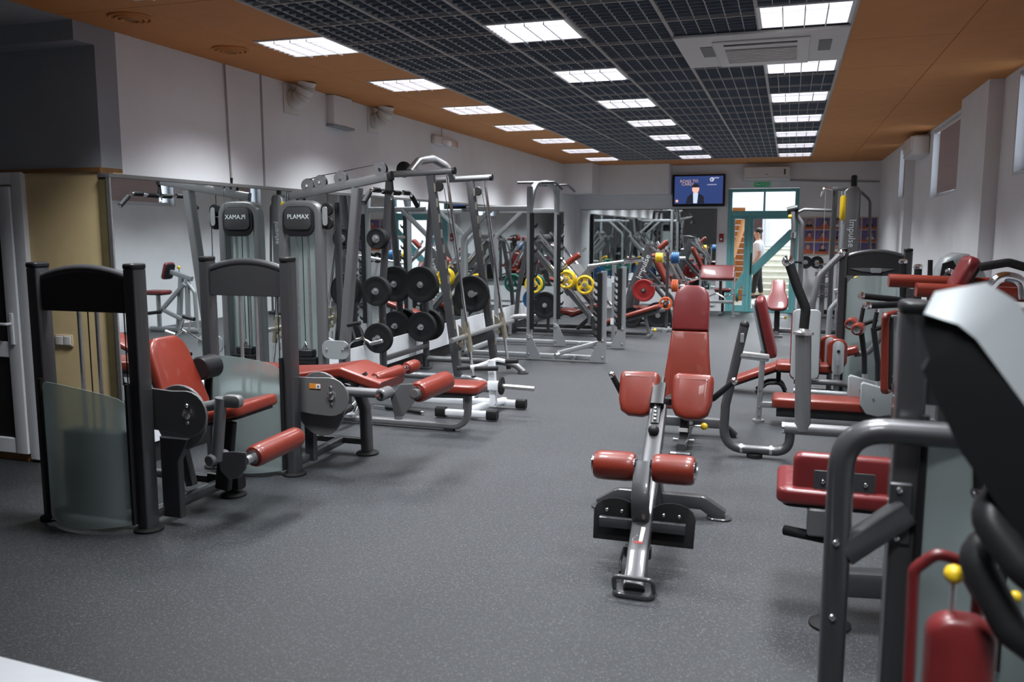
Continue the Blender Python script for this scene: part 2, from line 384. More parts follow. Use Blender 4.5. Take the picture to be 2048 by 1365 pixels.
# ------------------------------------------------------------------ wall mirrors, boards, door, wall fittings
mi = thing('wall_mirror', 'long floor-to-head mirror of joined panes along the left wall', 'mirror', (XM, 11, .45))
for i in range(10):
    a = 4.86 + i * 1.264
    part(mi, 'mirror_pane', MB().box((XM - .006, a + .001, .47), (XM, a + 1.262, 2.115)), 'mirror')
part(mi, 'top_rail', MB().box((XL + .001, 4.85, 2.116), (XM + .008, 17.5, 2.145), .003), 'plate')
part(mi, 'end_rail', MB().box((XM - .02, 4.845, .15), (XM + .01, 4.86, 2.116)), 'steel')
part(mi, 'side_panel', MB().box((XL + .001, 4.86, .15), (XM - .022, 4.88, 2.116)), 'bside', 'olive brown end panel')
part(mi, 'backing', MB().box((XL + .002, 4.882, .46), (XM - .008, 17.5, 2.11)), 'panel')
for i in range(5):
    a = 4.86 + i * 2.528
    part(mi, 'lower_board', MB().box((XM - .03, a + .024, .155), (XM + .004, a + 2.526, .462), .003), 'white', 'white board under the mirror')
mb_ = thing('back_wall_mirror', 'mirror of joined panes across the back wall left of the television', 'mirror', (-3, YB - .02, .45))
for i in range(3):
    a = -4.5 + i * 1.0
    part(mb_, 'mirror_pane', MB().box((a + .001, YB - .03, .47), (a + .998, YB - .02, 2.2)), 'mirror')
part(mb_, 'backing', MB().box((-4.5, YB - .02, .46), (-1.5, YB - .001, 2.21)), 'panel')
part(mb_, 'lower_board', MB().box((-4.5, YB - .035, .12), (-1.5, YB - .021, .465)), 'white')
d1 = struct('door_1', MB().box((-5.42, 4.86, 0.02), (-5.32, 4.93, 2.17), .006), 'white', 'white glazed door in the beige wall')
part(d1, 'jamb', MB().box((-6.42, 4.86, .02), (-6.32, 4.93, 2.17), .006), 'white'); part(d1, 'head', MB().box((-6.32, 4.86, 2.08), (-5.42, 4.93, 2.17), .006), 'white')
part(d1, 'stile', MB().box((-5.54, 4.845, .06), (-5.425, 4.90, 2.07), .006), 'white'); part(d1, 'stile', MB().box((-6.31, 4.845, .06), (-6.2, 4.90, 2.07), .006), 'white')
for z0, z1 in ((.06, .18), (.80, .92), (1.96, 2.07)): part(d1, 'rail', MB().box((-6.2, 4.85, z0), (-5.54, 4.895, z1), .006), 'white')
for z0, z1 in ((.18, .80), (.92, 1.96)): part(d1, 'pane', MB().box((-6.2, 4.87, z0), (-5.54, 4.878, z1)), 'black')
hd = part(d1, 'handle_plate', MB().box((-5.50, 4.83, .90), (-5.465, 4.845, 1.14), .005), 'white')
part(hd, 'lever', MB().tube([(-5.482, 4.835, 1.06), (-5.482, 4.79, 1.06), (-5.60, 4.79, 1.06)], .011, .02), 'white')
sw = thing('light_switch', 'cream double light switch on the beige wall', 'light switch', (-5.05, 4.9, .945))
part(sw, 'frame', MB().box((-5.135, 4.888, .902), (-4.972, 4.899, .988), .004), 'cream')
for i in range(2): part(sw, 'rocker', MB().box((-5.122 + i*.073, 4.880, .913), (-5.057 + i*.073, 4.889, .977), .003), 'wplastic')
# air valves, cord, corrugated outlets, boxes and emergency light on the left
for (u, v), lab in (((270, 33), 'round grilled air valve in the orange ceiling, nearest'), ((465, 98), 'round grilled air valve in the orange ceiling above the hanging cord')):
    c = PZ(u, v, H); c.x = -4.2
    t = thing('air_valve', lab, 'vent', c, 'ceiling air valves')
    for k, (r, z) in enumerate(((.13, 0), (.095, -.008), (.06, -.014))):
        part(t, 'ring', MB().torus(c + Z * (z - .004), Z, r, .012, 24, 6), 'ceil')
    part(t, 'core', MB().cyl(c - Z * .02, c + Z * .004, .04), 'btrim')
t = thing('hanging_cord', 'thin grey cord hanging down the left wall from the ceiling', 'cord', (XL + .012, 6.35, 2.25))
part(t, 'cord', MB().tube([(XL + .012, 6.33, H), (XL + .014, 6.34, 2.6), (XL + .012, 6.36, 2.20)], .007, 0, 8), 'cord'); part(t, 'plug', MB().cyl((XL + .012, 6.36, 2.20), (XL + .012, 6.362, 2.14), .012, .006), 'black')
for y, lab in ((7.35, 'white corrugated air outlet high on the left wall, nearer one'), (9.05, 'white corrugated air outlet high on the left wall, farther one')):
    t = thing('air_outlet', lab, 'air outlet', (XL, y, 3.0), 'corrugated outlets')
    part(t, 'wall_plate', MB().box((XL, y - .13, 2.86), (XL + .012, y + .13, 3.13), .004), 'wplastic')
    hose = MB(); pts = [V((XL + .01, y, 3.0)), V((XL + .07, y, 3.0)), V((XL + .13, y, 3.03)), V((XL + .17, y, 3.10)), V((XL + .18, y, 3.15))]
    pp = fillet(pts, .06, 5); n = len(pp)
    hose.sweep(pp, circ(.085, 16), 0, Y, scale=[1 + (.10 if i % 2 else -.06) for i in range(n)])
    part(t, 'corrugated_hose', hose, 'wplastic')
t = thing('junction_box', 'white square duct box on the left wall between the two air outlets', 'box', (XL, 8.2, 2.85))
part(t, 'body', MB().box((XL, 8.02, 2.84), (XL + .09, 8.42, H - .004), .008), 'wallw'); part(t, 'lower_lip', MB().box((XL, 8.0, 2.82), (XL + .1, 8.44, 2.842), .004), 'wallg')
t = thing('emergency_light', 'white box-shaped emergency light on the left wall', 'light', (XL, 11.1, 2.9))
part(t, 'body', MB().box((XL, 10.75, 2.90), (XL + .07, 11.55, 3.02), .01), 'wplastic'); part(t, 'lens', MB().box((XL + .07, 10.95, 2.905), (XL + .085, 11.53, 2.99), .006), 'lamph'); part(t, 'wire', MB().tube([(XL + .01, 11.1, 3.02), (XL + .01, 11.1, H)], .005, 0, 6), 'cord')

# white cassette unit in the grid
t = thing('air_conditioner_cassette', 'white square ceiling cassette air conditioner with a central grille', 'air conditioner', (-.255, 7.0, H - .01))
part(t, 'panel', MB().box((-.86, 6.42, H - .03), (.345, 7.59, H - .007), .006), 'wplastic')
part(t, 'raised_cover', MB().box((-.60, 6.60, H - .042), (.09, 7.56, H - .029), .006), 'wplastic')
g = part(t, 'grille', MB().box((-.52, 6.86, H - .048), (.0, 7.40, H - .041), .003), 'cord')
for i in range(9): part(g, 'slat', MB().box((-.52, 6.875 + i*.058, H - .054), (.0, 6.90 + i*.058, H - .047)), 'wplastic')
part(t, 'front_flap', MB().box((-.52, 6.68, H - .046), (.0, 6.73, H - .041), .002), 'black')
for x0 in (-.70, .15): part(t, 'side_flap', MB().box((x0, 6.76, H - .034), (x0 + .09, 7.14, H - .029), .002), 'plate')

# ------------------------------------------------------------------ shared machine pieces
POST = rrect(.078, .104, .012, 3)
def post(t, x, y, z0, z1, m='gun', sec=POST, cap=True, foot=.085):
    p = part(t, 'post', MB().sweep([(x, y, z0), (x, y, z1)], sec, 0, Y), m)
    if cap: part(p, 'cap', MB().pad((x, y, z1), X, Y, rrect(.082, .122, .025, 4), .035, .012, 3), 'black')
    if foot: part(p, 'rubber_foot', MB().lathe((x, y, 0), Z, [(foot, 0), (foot, .012), (foot * .8, .022), (.03, .024)], 20), 'rubber')
    return p
def bolt(t, p, ax, r=.012, m='chrome'):
    ax = vv(ax).normalized(); return part(t, 'bolt', MB().lathe(vv(p), ax, [(r, 0), (r, .004), (r * .7, .010), (r * .2, .012)], 10), m)
def arch(x0, x1, y, z0, rise, n=11): return [V((x0 + (x1 - x0) * i / (n-1), y, z0 + rise * (1 - (2*i/(n-1) - 1)**2))) for i in range(n)]
def tower(t, x0, x1, y, zt=1.53, zp=1.28, shield=True, sy=-.12, m='gun', zs=.86, zs2=.78):
    post(t, x0, y, .02, zt, m); post(t, x1, y, .02, zt, m)
    a = arch(x0 + .03, x1 - .03, y, zt - .055, .055)
    part(t, 'header_tube', MB().tube(a, .026, 0, 12), m)
    poly = [(p.x, p.z - .01) for p in a]; poly = [(x0 + .035, zp), (x1 - .035, zp)] + list(reversed(poly))
    pb = MB(); pb.pad((0, y + .014, 0), X, Z, poly, .03, .003, 1); part(t, 'header_panel', pb, 'panel')
    xm = (x0 + x1) / 2
    for dx in (-.065, .065): part(t, 'guide_rod', MB().cyl((xm + dx, y, .1), (xm + dx, y, zp + .01), .0125, n=12), 'steel')
    part(t, 'cable', MB().cyl((xm, y, .55), (xm, y, zp), .004, n=6), 'cable'); part(t, 'cable', MB().cyl((x1 - .09, y, .2), (x1 - .09, y, zp), .004, n=6), 'cable')
    for k in range(14):
        part(t, 'stack_plate', MB().box((xm - .20, y - .05, .10 + k*.034), (xm + .20, y + .05, .131 + k*.034), .003), 'rubber')
    part(t, 'base_bar', MB().bar([(x0, y, .07), (x1, y, .07)], .06, .05), m)
    if shield:
        n = 13; rings = []; mb = MB()
        for i in range(n):
            s_ = i / (n-1); x_ = x0 + .03 + (x1 - x0 - .06) * s_; yy = y + sy * (1 - (2*s_ - 1)**2) + (-.06 if sy < 0 else .06)
            zt_ = zs + (zs2 - zs) * s_ + .05 * (1 - (2*s_ - 1)**2) - (.06 * max(0, (.12 - s_) / .12) ** 2 + .04 * max(0, (s_ - .88) / .12) ** 2)
            rings.append(mb.ring([(x_, yy, .05 - .02*(1 - (2*s_-1)**2)), (x_, yy + .004, .05 - .02*(1 - (2*s_-1)**2)), (x_, yy + .004, zt_), (x_, yy, zt_)]))
        mb.loft(rings); part(t, 'shield', mb, 'frost', 'frosted curved shield')
        for xx in (x0, x1):
            part(t, 'shield_strip', MB().bar([(xx + (.035 if xx == x0 else -.035), y - .07 * (1 if sy < 0 else -1), .05), (xx + (.035 if xx == x0 else -.035), y - .07 * (1 if sy < 0 else -1), zs + .02)], .02, .03, up=Y), 'black')
def roller(t, a, b, r, m='red', core=True):
    a, b = vv(a), vv(b); d = (b - a).normalized(); L = (b - a).length
    p = part(t, 'roller_pad', MB().lathe(a, d, [(r*.55, 0), (r*.86, .004), (r*.97, .02), (r, .05), (r, L - .05), (r*.97, L - .02), (r*.86, L - .004), (r*.5, L)], 24), m)
    if core:
        part(p, 'collar', MB().lathe(a - d * .012, d, [(r*.3, 0), (r*.62, .003), (r*.62, .02)], 20), 'chrome'); part(p, 'collar', MB().lathe(b + d * .012, d * -1, [(r*.3, 0), (r*.62, .003), (r*.62, .02)], 20), 'chrome')
    return p
def cushion(t, name, o, U, Vv, w_, l, th, m='red', rad=.05, r=.022, poly=None, backing=True):
    p = part(t, name, MB().pad(o, U, Vv, poly or rrect(w_, l, rad, 5), th, r, 4, .004), m)
    if backing:
        o = vv(o); U = vv(U).normalized(); Vv = vv(Vv); Vv = (Vv - U * U.dot(Vv)).normalized(); W = U.cross(Vv)
        q = [(x * .9, y * .9) for x, y in poly] if poly else rrect(w_ * .9, l * .9, rad, 4)
        part(p, 'base_board', MB().pad(o - W * .016, U, Vv, q, .018, .004, 1), 'black')
    return p

# ------------------------------------------------------------------ leg extension machine (front left)
t = thing('leg_extension_machine', 'leg extension machine nearest the beige wall with frosted shield and red seat', 'exercise machine', (-3.87, 3.95, 0))
tower(t, -4.22, -3.52, 3.93)
part(t, 'sticker', MB().box((-4.262, 3.90, .80), (-4.257, 3.96, 1.02)), 'label')
pl = [(-.32, .115)] + [(-.27, .14), (-.10, .13)] + [(.0 + .135 * math.sin(math.radians(a)), .0 + .135 * math.cos(math.radians(a))) for a in range(0, 181, 18)] + [(-.12, -.115), (-.32, -.105)]
part(t, 'pivot_plate', MB().pad((-3.26, 4.0, .70), X, Z, pl, .012, .003, 1), 'plate')
for dz in (-.05, .05): bolt(t, (-3.255, 3.988, .70 + dz), -Y, .014)
part(t, 'pivot_hub', MB().lathe((-3.255, 3.99, .70), -Y, [(.030, 0), (.030, .014), (.02, .022), (.008, .016)], 16), 'chrome')
cam_p = circ(.185, 28); cam_p = [(x, y * (1.15 if y < 0 else .97)) for x, y in cam_p]
part(t, 'cam', MB().pad((-3.36, 4.07, .675), X, Z, cam_p, .02, .004, 1), 'gunl')
part(t, 'lever_arm', MB().tube([(-3.27, 4.03, .70), (-3.27, 4.12, .71), (-3.09, 4.14, .75)], .032, .05).tube([(-3.12, 4.12, .78), (-3.17, 4.12, .40)], .035), 'gunl')
part(t, 'knuckle', MB().pad((-3.05, 4.16, .76), X, Z, rrect(.12, .075, .03, 4), .05, .008, 2), 'plate')
part(t, 'roller_bracket', MB().pad((-3.07, 4.14, .385), X, Z, [(-.10, .06), (.02, .075), (.10, .075), (.095, -.02), (.04, -.085), (-.03, -.10), (-.085, -.05)], .012, .003, 1), 'gunl')
part(t, 'roller_axle', MB().cyl((-3.18, 4.06, .41), (-3.18, 4.22, .41), .034, bev=.006), 'gunl'); part(t, 'roller_shaft', MB().cyl((-2.98, 4.13, .41), (-2.98, 4.22, .41), .026), 'steel')
roller(t, (-2.975, 4.2, .415), (-2.945, 4.64, .44), .068)
cushion(t, 'seat', (-3.33, 4.42, .585), (1, 0, .25), Y, .56, .44, .07)
cushion(t, 'backrest', (-3.71, 4.42, .80), Y, (-.36, 0, .94), .40, .56, .07, poly=[(x * (1 - .22 * max(0, y / .28)), y) for x, y in rrect(.40, .56, .11, 6)])
part(t, 'seat_support', MB().bar([(-3.36, 4.42, .12), (-3.30, 4.42, .56)], .10, .05, up=Y), 'black')
part(t, 'back_support', MB().bar([(-3.6, 4.42, .12), (-3.75, 4.42, .8)], .06, .06, up=Y), 'gun')
part(t, 'shroud', MB().pad((-3.47, 4.08, .30), X, Z, [(-.03, -.25), (.10, -.25), (.10, .1), (.18, .24), (-.03, .24)], .05, .006, 1), 'gun')
part(t, 'base_rail', MB().bar([(-3.52, 3.98, .085), (-3.52, 4.62, .085)], .07, .06), 'gun')
part(t, 'cross_rail', MB().bar([(-4.2, 4.64, .10), (-3.55, 4.64, .10)], .06, .05), 'gun')
part(t, 'end_block', MB().bar([(-3.62, 4.64, .10), (-3.38, 4.64, .10)], .085, .10), 'black')
part(t, 'rubber_foot', MB().lathe((-3.45, 4.64, 0), Z, [(.085, 0), (.085, .012), (.07, .022), (.025, .03), (.02, .06)], 20), 'rubber')
part(t, 'rubber_foot', MB().lathe((-4.2, 4.64, 0), Z, [(.085, 0), (.085, .012), (.07, .022), (.025, .03), (.02, .08)], 20), 'rubber')
part(t, 'counterweight', MB().cyl((-3.645, 4.60, .85), (-3.645, 4.76, .85), .078, n=28, bev=.01), 'black'); part(t, 'counterweight_arm', MB().bar([(-3.66, 4.72, .80), (-3.69, 4.74, .62), (-3.62, 4.74, .5)], .05, .02, .04, up=Y), 'black')

# ------------------------------------------------------------------ prone leg curl machine
t = thing('leg_curl_machine', 'prone leg curl machine with bent red bench, second machine from the left', 'exercise machine', (-3.67, 5.2, 0))
tower(t, -4.0, -3.33, 5.19, zt=1.53, zp=1.285, zs=.84, zs2=.80)
pl2 = [(-.33, .12), (-.10, .125)] + [(.15 * math.sin(math.radians(a)), -.01 + .14 * math.cos(math.radians(a))) for a in range(0, 181, 18)] + [(-.14, -.145), (-.33, -.12)]
part(t, 'pivot_plate', MB().pad((-3.06, 5.26, .585), X, Z, pl2, .012, .003, 1), 'plate')
for dz in (-.06, .06): bolt(t, (-3.05, 5.248, .585 + dz), -Y, .013)
part(t, 'pivot_hub', MB().lathe((-3.05, 5.25, .585), -Y, [(.030, 0), (.030, .014), (.02, .022), (.008, .016)], 16), 'chrome')
st = part(t, 'sticker', MB().box((-3.22, 5.243, .63), (-3.13, 5.2475, .665)), 'olabel'); part(st, 'white_half', MB().box((-3.165, 5.242, .632), (-3.13, 5.2435, .663)), 'white'); part(st, 'cross_mark', MB().box((-3.156, 5.241, .644), (-3.139, 5.2425, .649)).box((-3.150, 5.241, .637), (-3.145, 5.2425, .656)), 'black')
part(t, 'cam', MB().pad((-3.17, 5.32, .52), X, Z, [(x, y * (1.25 if y < 0 else 1.12)) for x, y in circ(.20, 28)], .02, .004, 1), 'gunl')
part(t, 'lever_arm', MB().tube([(-3.04, 5.36, .60), (-2.69, 5.36, .60)], .035), 'gunl')
part(t, 'arm_axle', MB().cyl((-2.69, 5.30, .60), (-2.69, 5.44, .60), .045, bev=.008), 'gunl'); part(t, 'axle_cap', MB().lathe((-2.69, 5.302, .60), -Y, [(.03, 0), (.028, .008), (.012, .006)], 16), 'chrome')
part(t, 'roller_bracket', MB().pad((-2.58, 5.45, .56), X, Z, [(-.10, .0), (-.02, .10), (.08, .11), (.09, -.02), (.0, -.13), (-.07, -.14)], .012, .003, 1), 'gunl')
part(t, 'roller_shaft', MB().cyl((-2.49, 5.43, .60), (-2.49, 5.50, .60), .03), 'steel'); roller(t, (-2.485, 5.47, .60), (-2.44, 5.93, .615), .077)
def slab(pts, y0, y1, th, r=.02):
    mb = MB(); mb.sweep(pts, rrect(y1 - y0, th, r, 4), .06, Z, 4); return mb
ym = 5.68
bp = part(t, 'bench_pad', slab([V((-3.72, ym, .64)), V((-3.42, ym, .66)), V((-3.10, ym, .715)), V((-2.78, ym, .62))], 5.47, 5.90, .075), 'red')
part(t, 'head_pad', slab([V((-4.05, ym, .66)), V((-3.74, ym, .655))], 5.50, 5.87, .075), 'red')
part(t, 'bench_frame', MB().bar([(-3.95, ym, .58), (-3.45, ym, .585), (-3.10, ym, .63), (-2.82, ym, .55)], .06, .05, .08), 'gun')
roller(t, (-2.86, 5.55, .66), (-2.80, 5.88, .68), .052); roller(t, (-2.79, 5.95, .685), (-2.765, 6.09, .695), .05)
part(t, 'roller_stub', MB().cyl((-2.80, 5.87, .68), (-2.79, 5.96, .685), .02), 'chrome')
part(t, 'black_bracket', MB().bar([(-3.02, 5.5, .62), (-2.90, 5.52, .69)], .05, .07), 'black')
part(t, 'front_leg', MB().sweep([(-3.40, 5.87, .56), (-3.16, 5.87, .50), (-3.11, 5.87, .36), (-3.10, 5.87, .03)], rrect(.07, .105, .02, 3), .12, Y), 'gun')
part(t, 'rubber_foot', MB().lathe((-3.10, 5.87, 0), Z, [(.09, 0), (.09, .012), (.075, .022), (.03, .03)], 20), 'rubber')
part(t, 'cross_rail', MB().bar([(-4.0, 5.87, .10), (-3.12, 5.87, .10)], .06, .05), 'gun'); part(t, 'base_rail', MB().bar([(-3.33, 5.24, .085), (-3.33, 5.86, .095)], .07, .06), 'gun')
part(t, 'rubber_foot', MB().lathe((-3.98, 5.87, 0), Z, [(.085, 0), (.085, .012), (.07, .022), (.03, .03), (.03, .08)], 20), 'rubber')
part(t, 'shroud', MB().pad((-3.29, 5.40, .26), X, Z, [(-.05, -.2), (.03, -.2), (.03, .1), (.12, .22), (-.05, .22)], .05, .006, 1), 'gun')
for yy in (5.52, 5.84): part(t, 'handle', MB().tube([(-3.60, yy, .58), (-3.62, yy, .44), (-3.74, yy, .42)], .016, .03), 'black')

# ------------------------------------------------------------------ lat pulldown / low row station
CY = 6.8
t = thing('lat_pulldown_machine', 'lat pulldown and low row station with rounded weight tower and overhead boom', 'exercise machine', (-3.9, CY, 0))
part(t, 'tower_frame', MB().sweep([(-4.385, CY, .04), (-4.385, CY, 1.98), (-4.015, CY, 1.98), (-4.015, CY, .04)], rrect(.075, .10, .02, 3), .11, Y, 6), 'gunl')
hp = part(t, 'header_panel', MB().pad((-4.20, CY - .045, 1.83), X, Z, rrect(.32, .27, .09, 6), .02, .004, 2), 'black')
hp = part(t, 'header_face', MB().pad((-4.20, CY - .064, 1.855), X, Z, rrect(.27, .20, .05, 6), .012, .005, 2), 'panel')
text(t, 'lettering', 'PLAMAX', .058, (-4.19, CY - .0775, 1.87), X, Z, 'ltext')
for dx in (-.06, .06): part(t, 'guide_rod', MB().cyl((-4.20 + dx, CY, .1), (-4.20 + dx, CY, 1.72), .0125, n=12), 'steel')
part(t, 'cable', MB().cyl((-4.20, CY, .6), (-4.20, CY, 1.72), .004, n=6), 'cable')
part(t, 'shield', MB().box((-4.345, CY + .03, .12), (-4.055, CY + .035, 1.72)), 'frost', 'frosted rear sheet')
for k in range(15): part(t, 'stack_plate', MB().box((-4.33, CY - .05, .10 + k*.033), (-4.07, CY + .05, .130 + k*.033), .003), 'rubber')
part(t, 'selector_head', MB().box((-4.29, CY - .045, .597), (-4.11, CY + .045, .66), .006), 'black'); part(t, 'shackle', MB().tube([(-4.23, CY, .66), (-4.20, CY, .72), (-4.17, CY, .66)], .008), 'chrome')
part(t, 'boom', MB().bar([(-4.30, CY, 2.055), (-3.32, CY, 2.215)], .055, .075), 'gunl'); part(t, 'boom_cap', MB().bar([(-3.33, CY, 2.213), (-3.29, CY, 2.22)], .06, .08), 'black')
part(t, 'boom_bracket', MB().bar([(-4.27, CY, 1.99), (-4.27, CY, 2.05)], .05, .07, up=X), 'gunl')
for u, v in ((615, 372), (640, 365), (681, 357), (760, 339)):
    c = PY(u, v, CY - .02); pw = part(t, 'pulley', MB().lathe(c, Y, [(.06, 0), (.066, .004), (.054, .014), (.066, .024), (.06, .028)], 20), 'black'); part(pw, 'cover_plate', MB().cyl(c - Y * .008, c - Y * .002, .062, n=20), 'gunl'); part(pw, 'axle', MB().cyl(c - Y * .016, c - Y * .004, .012, n=10), 'chrome')
part(t, 'top_cable', MB().tube([PY(615, 360, CY), PY(640, 352, CY), PY(681, 344, CY), PY(760, 327, CY), PY(776, 345, CY)], .004, 0, 6), 'cable')
part(t, 'mast', MB().sweep([(-3.63, CY, 2.12), (-3.80, CY, .66), (-3.80, CY, .28)], rrect(.075, .11, .02, 3), .1, Y), 'gunl'); part(t, 'mast_boot', MB().sweep([(-3.80, CY, .28), (-3.80, CY, .06)], rrect(.083, .115, .02, 3), 0, Y), 'black')
part(t, 'mast_plate', MB().pad((-3.85, CY - .06, .68), X, Z, rrect(.28, .17, .07, 5), .012, .003, 1), 'shell')
for dx in (-.09, .07): bolt(t, (-3.85 + dx, CY - .072, .68), -Y, .011)
lk = part(t, 'pulley_link', MB().pad((-3.93, CY - .05, 1.875), X, Z, rrect(.05, .17, .025, 5), .008, .002, 1), 'silver')
for dz in (-.06, .06): part(lk, 'hanging_pulley', MB().lathe((-3.93, CY - .03, 1.875 + dz), Y, [(.055, 0), (.058, .004), (.046, .016), (.058, .028), (.055, .032)], 20), 'black')
part(t, 'side_cable', MB().tube([(-3.87, CY, 1.80), (-3.86, CY, .70)], .004, 0, 6), 'cable'); part(t, 'side_cable', MB().tube([(-3.93, CY, 1.95), (-3.93, CY, 2.10)], .004, 0, 6), 'cable')
part(t, 'rear_post', MB().bar([(-3.93, CY + .18, .05), (-3.93, CY + .18, 2.0)], .05, .05, up=X), 'gun')
part(t, 'seat_tube', MB().sweep([(-2.60, CY, .34), (-2.61, CY, .045), (-3.98, CY, .045)], rrect(.055, .075, .016, 3), .16, Y, 7), 'gunl')
part(t, 'seat_post', MB().bar([(-3.27, CY, .06), (-3.27, CY, .30)], .06, .07, up=X), 'gunl'); cushion(t, 'seat', (-2.73, CY + .04, .355), X, Y, .50, .33, .075, rad=.06)
part(t, 'seat_beam', MB().bar([(-3.30, CY, .30), (-2.58, CY, .325)], .055, .05), 'gunl'); part(t, 'seat_foot', MB().cyl((-2.78, CY, 0), (-2.78, CY, .02), .05), 'rubber')
part(t, 'base_clamp', MB().box((-3.98, CY - .06, .05), (-3.70, CY + .05, .10), .01), 'silver'); part(t, 'base_foot', MB().box((-4.42, CY - .06, 0), (-3.95, CY + .06, .045), .006), 'gun')
for a, b in (((-3.70, CY - .35, .14), (-3.70, CY - .08, .17)), ((-3.66, CY + .1, .25), (-3.66, CY + .34, .25))):
    part(t, 'foot_bar', MB().cyl(a, b, .032, bev=.006), 'rubber')
part(t, 'foot_bar_shaft', MB().tube([(-3.70, CY - .10, .17), (-3.68, CY + .12, .25), (-3.72, CY, .08)], .018), 'chrome')
b_ = thing('lat_bar', 'black and chrome curved pulldown bar hanging from the overhead boom', 'pulldown bar', (-3.30, CY, 2.05))
lat = [V((-3.30, CY - .52, 1.97)), V((-3.30, CY - .38, 2.085)), V((-3.30, CY, 2.075)), V((-3.30, CY + .38, 2.085)), V((-3.30, CY + .54, 1.97))]
part(b_, 'bar', MB().tube(lat, .015, .06), 'chrome')
for a, b in ((lat[0], lat[0] + (lat[1] - lat[0]) * .8), (lat[4], lat[4] + (lat[3] - lat[4]) * .8), (lat[1] + Y * .03, lat[1] + Y * .15), (lat[3] - Y * .15, lat[3] - Y * .03), (V((-3.30, CY - .17, 2.078)), V((-3.30, CY - .03, 2.076))), (V((-3.30, CY + .03, 2.076)), V((-3.30, CY + .16, 2.078)))):
    part(b_, 'grip', MB().cyl(a, b, .022, n=14, bev=.004), 'rubber')
part(b_, 'swivel', MB().cyl((-3.30, CY, 2.08), (-3.30, CY, 2.18), .022, .014), 'black'); part(b_, 'ring', MB().torus((-3.30, CY, 2.04), X, .025, .006, 16, 6), 'chrome')
b_ = thing('row_handle', 'chrome triangle row handle resting on the mast bracket of the pulldown station', 'cable handle', (-3.62, CY - .06, .68))
tri = [PY(706, 650, CY - .1), PY(722, 682, CY - .1), PY(760, 690, CY - .1)]
part(b_, 'side_bar', MB().tube([PY(702, 648, CY - .1), PY(711, 680, CY - .1)], .008), 'chrome'); part(b_, 'side_bar', MB().tube([PY(717, 646, CY - .1), PY(727, 676, CY - .1)], .008), 'chrome')
part(b_, 'grip', MB().cyl(PY(695, 651, CY - .1), PY(721, 646, CY - .1), .02, bev=.004), 'black'); part(b_, 'yoke', MB().tube([PY(711, 681, CY - .1), PY(724, 676, CY - .1), PY(742, 688, CY - .1)], .014), 'chrome'); part(b_, 'grip', MB().cyl(PY(740, 688, CY - .1), PY(765, 682, CY - .1), .018, bev=.004), 'steel')
part(b_, 'chain', MB().tube([PY(711, 680, CY - .1), (-3.76, CY - .075, .70)], .008), 'chrome')
b_ = thing('straight_bar', 'black padded cable bar lying on the floor behind the red pulldown seat', 'cable bar', PZ(800, 818, .02))
p0, p1 = PZ(748, 812, .025), PZ(848, 826, .025)
part(b_, 'bar', MB().tube([p0, p0.lerp(p1, .5) + Z * .006, p1], .014, .1), 'chrome'); part(b_, 'grip', MB().tube([p0.lerp(p1, .25), p0.lerp(p1, .6) + Z*.003, p1.lerp(p0, .06)], .021, .1), 'rubber')

# ------------------------------------------------------------------ plates and small kit
def wplate(c, ax, r, th, m, label, group, grip=False, hub=None):
    c = vv(c); ax = vv(ax).normalized(); t = thing('weight_plate', label, 'weight plate', c, group)
    if grip:
        u = (Z - ax * Z.dot(ax)).normalized(); w_ = ax.cross(u); mb = MB()
        mb.torus(c, ax, r * .86, r * .15, 28, 8); part(t, 'rim', mb, m)
        mb = MB(); mb.lathe(c - ax * th/2, ax, [(r*.34, 0), (r*.38, th*.2), (r*.38, th*.8), (r*.34, th)], 20)
        for k in range(3):
            a = math.radians(90 + 120*k); d = u * math.sin(a) + w_ * math.cos(a); mb.bar([c + d * r * .3, c + d * r * .85], th * .7, r * .42, up=d.cross(ax))
        part(t, 'spokes', mb, m)
    else:
        part(t, 'disc', MB().lathe(c - ax * th/2, ax, [(r*.25, 0), (r*.62, th*.12), (r*.72, th*.10), (r*.78, -th*.02), (r*.97, 0), (r, th*.15), (r, th*.85), (r*.97, th), (r*.78, th*1.02), (r*.72, th*.9), (r*.62, th*.88), (r*.25, th)], 32), m)
    part(t, 'hub', MB().lathe(c - ax * (th*.55), ax, [(.03, 0), (.045, .003), (.045, th*1.1 - .003), (.03, th*1.1)], 16), hub or 'steel')
    return t
def stack(c, ax, r, th, n, m, label, group, grip=False):
    c = vv(c); ax = vv(ax).normalized(); W_ = ['front', 'second', 'third', 'fourth', 'fifth']
    for k in range(n): wplate(c + ax * (k * (th + .003)), ax, r, th, m, ('%s plate of ' % W_[k]) + label, group, grip)

